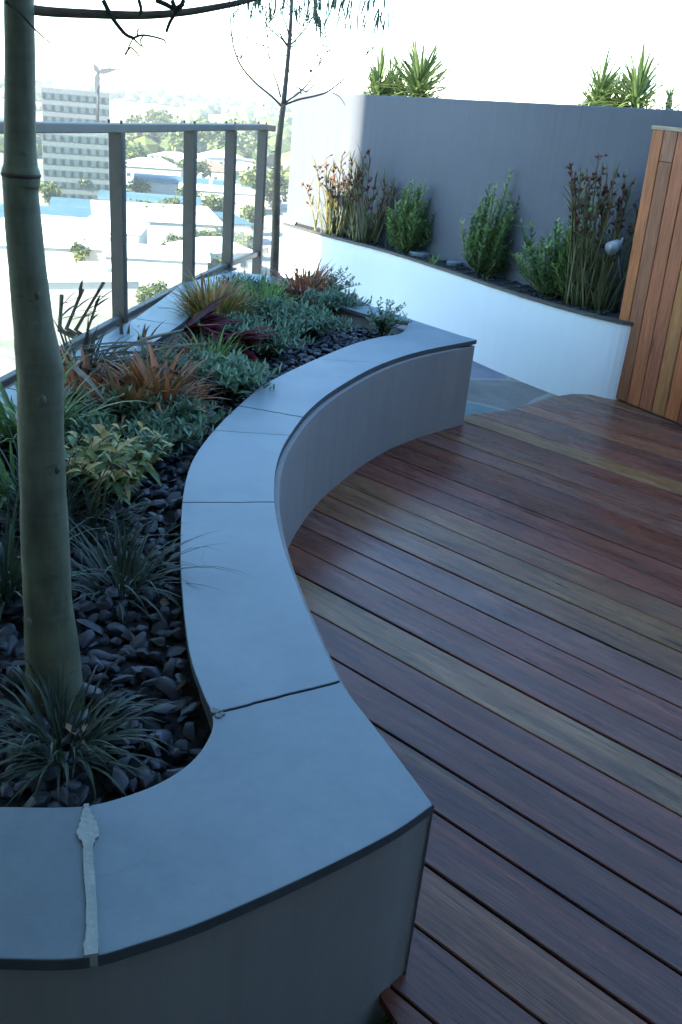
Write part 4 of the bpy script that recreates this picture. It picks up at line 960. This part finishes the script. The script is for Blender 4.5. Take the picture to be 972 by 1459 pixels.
city = [((95, 338), 'barrel', 'croofb', 30, 12, 4, .25, 'hall', 'large hall with a light blue curved roof, left of the first railing post'), ((150, 322), 'barrel', 'croofb', 24, 10, 4, .2, 'hall', 'hall with a pale blue curved roof directly behind the first railing post'),
        ((215, 308), 'barrel', 'croofb', 26, 9, 4, .15, 'hall', 'hall with a light blue curved roof just right of the first railing post'), ((245, 283), 'barrel', 'croofb', 22, 9, 5, .15, 'hall', 'light blue roofed hall against the second railing post'),
        ((110, 372), 'flat', 'croofw', 26, 12, 7, .1, 'building', 'low flat roofed building with pinkish wall near the spiky plant'), ((220, 350), 'flat', 'croofw', 26, 26, 7, .3, 'building', 'big white flat roofed building between the first two railing posts'), ((70, 372), 'barrel', 'croofw', 22, 16, 4, .3, 'hall', 'white curved roof in front of the light blue hall at left'),
        ((300, 390), 'hip', 'croofw', 14, 10, 5, .6, 'house', 'white hip roofed house seen between the second and third posts'), ((310, 300), 'flat', 'croofw', 22, 12, 6, .2, 'building', 'white flat roofed building low between the second and third posts'), ((345, 290), 'barrel', 'croofb', 18, 8, 5, .1, 'hall', 'small blue roofed hall between the third and fourth posts'),
        ((310, 345), 'hip', 'croofb', 14, 9, 5, .4, 'house', 'light blue hip roofed house below the green bush between the posts'), ((215, 262), 'hip', 'croofw', 20, 12, 6, .3, 'house', 'white hip roofed house under the trees past the first post'), ((245, 250), 'hip', 'croofw', 20, 12, 6, .8, 'house', 'white hip roofed house beside the second post, under the trees'),
        ((300, 262), 'hip', 'crooft', 18, 12, 5, .1, 'house', 'tan hip roofed house between second and third posts'), ((315, 240), 'hip', 'croofw', 18, 12, 5, .5, 'house', 'upper white house between second and third posts'), ((100, 425), 'flat', 'croofw', 20, 12, 4, .5, 'building', 'nearest flat white roof behind the spiky plant'),
        ((355, 262), 'hip', 'croofw', 18, 12, 5, .2, 'house', 'white house between the third and fourth posts'), ((225, 400), 'flat', 'croofw', 18, 12, 5, .2, 'building', 'white flat roof right above the pale stone corner of the planter')]
for (px, rf, rm, sx, sy, h, rz, nm, lb) in city: house({'hall': 'hall', 'house': 'house', 'building': 'low_building'}[nm], lb, cg(*px), rz, sx, sy, h, rf, rm, 'buildings in the city below')
crn2 = random.Random(12)
# office tower
tp = cg(113, 292); D = math.hypot(tp.x, tp.y); az = math.atan2(tp.y, tp.x); rz = az - math.pi / 2
ztop = at(104, 130, tp.y).z; TH = ztop - GZ; TW = 86 / F_PX * D
tw = thing('office_tower', 'tall office tower with rows of small dark windows beyond the railing', 'tower', (tp.x, tp.y, GZ), rz)
wm = MB(); wm.box((0, 0, 0), (TW / 8 * .34, .24, 1.3)); wproto = None
def block(x0, w, y0, dep, h, nr, nc, zmin=0):
    global wproto
    m = MB(); m.box((x0 + w / 2, y0 + dep / 2, h / 2), (w, dep, h)); m.build('wall', M['ctower'], tw)
    fh = 3.05
    for r in range(nr):
        zc = h - 2.0 - r * fh
        if zc < zmin: break
        m = MB(); m.box((x0 + w / 2, y0 - .10, zc), (w * .97, .2, 1.6)); m.build('glass_band', M['cglass'], tw)
        for c in range(nc):
            if wproto is None: wproto = wm.build('window', M['twin'], tw); o = wproto
            else: o = wproto.copy(); COL.objects.link(o); o.parent = tw
            o.location = (x0 + (c + .3) * w / nc, y0 - .2, zc)
zt2 = at(110, 187, tp.y).z - GZ
block(-TW / 2, TW, 16, 12, TH, 5, 8, zt2 - 2)
block(-TW / 2, TW * 1.12, 0, 15.9, zt2, 9, 9)
# wind turbine on the roof of the tower's front block
Yt = tp.y + 4.0; ht_ = at(141, 103, Yt); wt = thing('wind_turbine', 'dark three bladed wind turbine on the lower roof of the office tower', 'wind turbine', (at(138, 170, Yt).x, Yt, GZ + zt2))
o0 = wt.location.copy(); m = MB(); m.tube([Vector((0, 0, 0)), ht_ - o0], [.5, .3], 10); m.build('mast', M['turbine'], wt, True)
hub = ht_ - o0
m = MB(); m.tube([hub + Vector((0, .6, 0)), hub + Vector((0, -.7, 0)), hub + Vector((0, -.9, 0))], [.4, .42, .1], 10); m.build('nacelle', M['turbine'], wt, True)
for (x, y) in ((134, 90), (169, 98), (138, 133)):
    e = at(x, y, Yt) - o0; d = e - hub; sd = Vector((d.z, 0, -d.x)).normalized(); m = MB(); vs = []
    for t, w in ((0, .25), (.25, .75), (.6, .55), (1, .12)):
        c = hub + d * t + Vector((0, -.75, 0)); vs += [c - sd * w + Vector((0, .1, 0)), c + sd * w + Vector((0, .1, 0)), c + sd * w - Vector((0, .1, 0)), c - sd * w - Vector((0, .1, 0))]
    m.add(vs, [(0, 1, 2, 3), (15, 14, 13, 12)] + [(i * 4 + q, i * 4 + (q + 1) % 4, i * 4 + 4 + (q + 1) % 4, i * 4 + 4 + q) for i in range(3) for q in range(4)]); m.build('blade', M['turbine'], wt)
# trees of the city: three kinds, copied
def city_tree(seed, h, w):
    rnd.seed(seed); t = thing('city_tree', '', 'tree'); m, ml = MB(), MB(); m.tube([Vector((0, 0, -.5)), Vector((.1, 0, h * .35)), Vector((.0, .2, h * .7))], [w * .05, w * .04, w * .02], 7); cl = []
    for _ in range(9): cl.append((Vector((rnd.gauss(0, w * .22), rnd.gauss(0, w * .22), h * rnd.uniform(.45, .88))), w * rnd.uniform(.16, .28)))
    for c, r in cl:
        m.tube([Vector((0, 0, h * .35)), c], [w * .02, w * .008], 5); tb = rnd.uniform(.1, .8)
        for _ in range(70):
            d = Vector((rnd.gauss(0, 1), rnd.gauss(0, 1), rnd.gauss(0, .8))).normalized(); oval(ml, c + d * r * rnd.uniform(.5, 1.05), Vector((rnd.gauss(0, 1), rnd.gauss(0, 1), rnd.gauss(.2, .6))), w * .13, w * .09, tb + rnd.gauss(0, .2), .2, rnd.gauss(0, .8))
    m.build('trunk', M['bark2'], t, True); ml.build('crown', M['citytree'], t, True); return t
protos = [city_tree(s, h, w) for s, h, w in ((1, 9, 9), (2, 12, 10), (3, 8, 10))]
tl = [((158, 268), 1.1, 'yellow green tree at the right foot of the office tower'), ((135, 290), .7, 'low tree in front of the office tower'), ((200, 222), 1.9, 'largest tree right of the first railing post, below the rail'), ((225, 210), 2.0, 'pale tree under the rail between first and second posts'), ((250, 232), 1.7, 'tree touching the second post, under the rail'),
      ((195, 250), 1.3, 'tree by the first post above the white houses'), ((238, 262), 1.0, 'dark tree between white houses left of the second post'), ((285, 232), 1.7, 'tree right of the second post under the rail'), ((305, 222), 1.7, 'pale tree under the rail between second and third posts'), ((322, 232), 1.5, 'tree touching the third post under the rail'),
      ((248, 345), .75, 'bright bush beside the second post, midway down'), ((252, 372), .6, 'yellow bush by the second post, low down'), ((312, 325), .9, 'fresh green tree low between the second and third posts'), ((290, 372), .6, 'small bush right of the second post, low'), ((225, 437), .45, 'small leafless bush just beyond the pale stone corner'), ((210, 445), .4, 'small tree just beyond the pale stone edge'),
      ((362, 300), 1.2, 'yellow tree beside the fourth post'), ((390, 300), 1.4, 'yellow tree behind the thin sapling'), ((352, 335), .8, 'small yellow tree between third and fourth posts, low down'), ((362, 225), 1.6, 'tree under the rail between the third and fourth posts'), ((200, 285), .7, 'tree at the gap between blue roofs'), ((275, 305), .8, 'tree right of the second post at mid height'), ((340, 240), 1.3, 'tree just right of the third post')]
tl += [((205, 315), .6, 'round bush beside the blue roofs right of the first post'), ((240, 318), .7, 'round bush against the second post above the bright bush'), ((278, 268), .9, 'tree behind the white house right of the second post'), ((352, 280), .8, 'small tree at the small blue roofed hall'),
       ((70, 300), .8, 'tree at the left foot of the office tower'), ((120, 385), .5, 'small yellowish bush beside the low pinkish building'), ((312, 402), .5, 'low bush beside the nearest hip roofed house'), ((350, 372), .6, 'pale bush low between the third and fourth posts'), ((285, 345), .6, 'fresh green bush low right of the second post')]
for i, (px, s, lb) in enumerate(tl):
    src = protos[i % 3]; o = src if i < 3 else copy_thing(src); o['label'] = lb; o['group'] = 'trees in the city below'; o.location = cg(*px); o.scale = (s,) * 3; o.rotation_euler.z = i * 1.3
# far woods on the hills
rnd.seed(5); m = MB()
for _ in range(2600):
    a = rnd.uniform(R(62), R(125)); r = rnd.uniform(420, 1500); x, y = r * math.cos(a), r * math.sin(a)
    if noise.noise(Vector((x * .008, y * .008, 1))) < -.02: continue
    s = rnd.uniform(4, 9); c = Vector((x, y, gz(x, y) + s * .5)); m.add([c + Vector((v.x * s, v.y * s, v.z * s * .75)) * (1 + .35 * noise.noise(v * 2 + c)) for v in IV1], IF1, rnd.random())
o = m.build('far_woods', M['citytree']); tag(o, 'hazy tree cover on the hills beyond the city', 'woods', kind='stuff')

# ------------------------------------------------------------------ BUILDING BEHIND THE TERRACE (casts the shade it stands in)
Wpt = Vector(at(497, 300, 7.84).xy); sdir = Vector((.722, .692)).normalized(); side = Vector((sdir.y, -sdir.x))
Epos = Wpt - sdir * 8.0
bld = thing('apartment_building', 'rendered apartment building behind the terrace, shading the deck', 'building', (Epos.x, Epos.y, GZ), math.atan2(side.y, side.x)); BW, BH = 20.0, 14.0 - GZ
m = MB(); m.box((BW / 2, -5, BH / 2), (BW, 10, BH)); m.build('wall', M['bwall'], bld)  # facade colour picked to bounce cool light onto the near planter wall
_p = Matrix.Rotation(-bld.rotation_euler.z, 3, 'Z') @ (Vector((6.6, -1.2, 0)) - Vector((Epos.x, Epos.y, 0)))
m = MB(); m.box((_p.x, _p.y, (3.0 - GZ) / 2), (6.0, 8.6, 3.0 - GZ), -bld.rotation_euler.z); m.build('added_shade_wing', M['wing'], bld)  # unseen wing, added to block sky light from the right
m = MB(); m.box((BW / 2, -5, BH + .15), (BW - .3, 9.7, .3)); m.build('roof', M['croofg'], bld)
m = MB(); m.box((BW / 2, 2.0, 2.95 - GZ), (BW, 3.95, .22)); m.build('added_shade_canopy', M['bwall'], bld)  # unseen overhang, added to darken the near cap stones and deck
for r in range(4):
    for q in range(4): m = MB(); m.box((2 + q * 3.6, .03, -GZ + 1.6 + r * 3.4), (1.8, .12, 1.5)); m.build('window', M['cwin'], bld)

# ------------------------------------------------------------------ LIGHT
EL = R(33); toward_sun = Vector((-sdir.x * math.cos(EL), -sdir.y * math.cos(EL), math.sin(EL)))
sd_ = bpy.data.lights.new('sun', 'SUN'); sd_.energy = 4.5; sd_.angle = R(.7); sd_.color = (1, .86, .67)
so = bpy.data.objects.new('sun', sd_); COL.objects.link(so); so.rotation_euler = (-toward_sun).to_track_quat('-Z', 'Y').to_euler()
w = bpy.data.worlds.new('World'); scene.world = w; w.use_nodes = True; nt = w.node_tree
sky = nt.nodes.new('ShaderNodeTexSky'); sky.sky_type = 'NISHITA'; sky.sun_disc = False; sky.sun_elevation = EL; sky.sun_rotation = math.atan2(toward_sun.x, toward_sun.y)
sky.air_density = 1.0; sky.dust_density = .0; sky.ozone_density = 1.3
nt.links.new(sky.outputs[0], nt.nodes['Background'].inputs[0]); nt.nodes['Background'].inputs[1].default_value = .12
WBT, WBI = 5800, -1.0
vs_ = scene.view_settings; vs_.view_transform = 'Standard'; vs_.look = 'None'; vs_.exposure = 2.75; vs_.gamma = 1; vs_.use_curve_mapping = False
vs_.use_white_balance = True; vs_.white_balance_temperature = WBT; vs_.white_balance_tint = WBI
scene.cycles.max_bounces = 7; scene.cycles.transparent_max_bounces = 16; scene.cycles.caustics_reflective = False; scene.cycles.caustics_refractive = False
scene.cycles.use_denoising = True

# ------------------------------------------------------------------ HAZE over the city
hm = bpy.data.materials.new('haze'); hm.use_nodes = True; hn = hm.node_tree; hn.nodes.remove(hn.nodes['Principled BSDF'])
pv_ = hn.nodes.new('ShaderNodeVolumePrincipled'); pv_.inputs['Color'].default_value = (.93, .95, .97, 1); pv_.inputs['Density'].default_value = .0003; pv_.inputs['Anisotropy'].default_value = .1
hn.links.new(pv_.outputs[0], hn.nodes['Material Output'].inputs['Volume'])
m = MB(); m.box((0, 0, (GZ - 1 + 16.5) / 2), (16400, 16400, 16.5 - GZ + 1)); o = m.build('haze', hm, kind='stuff'); tag(o, 'pale haze over the city', 'haze')
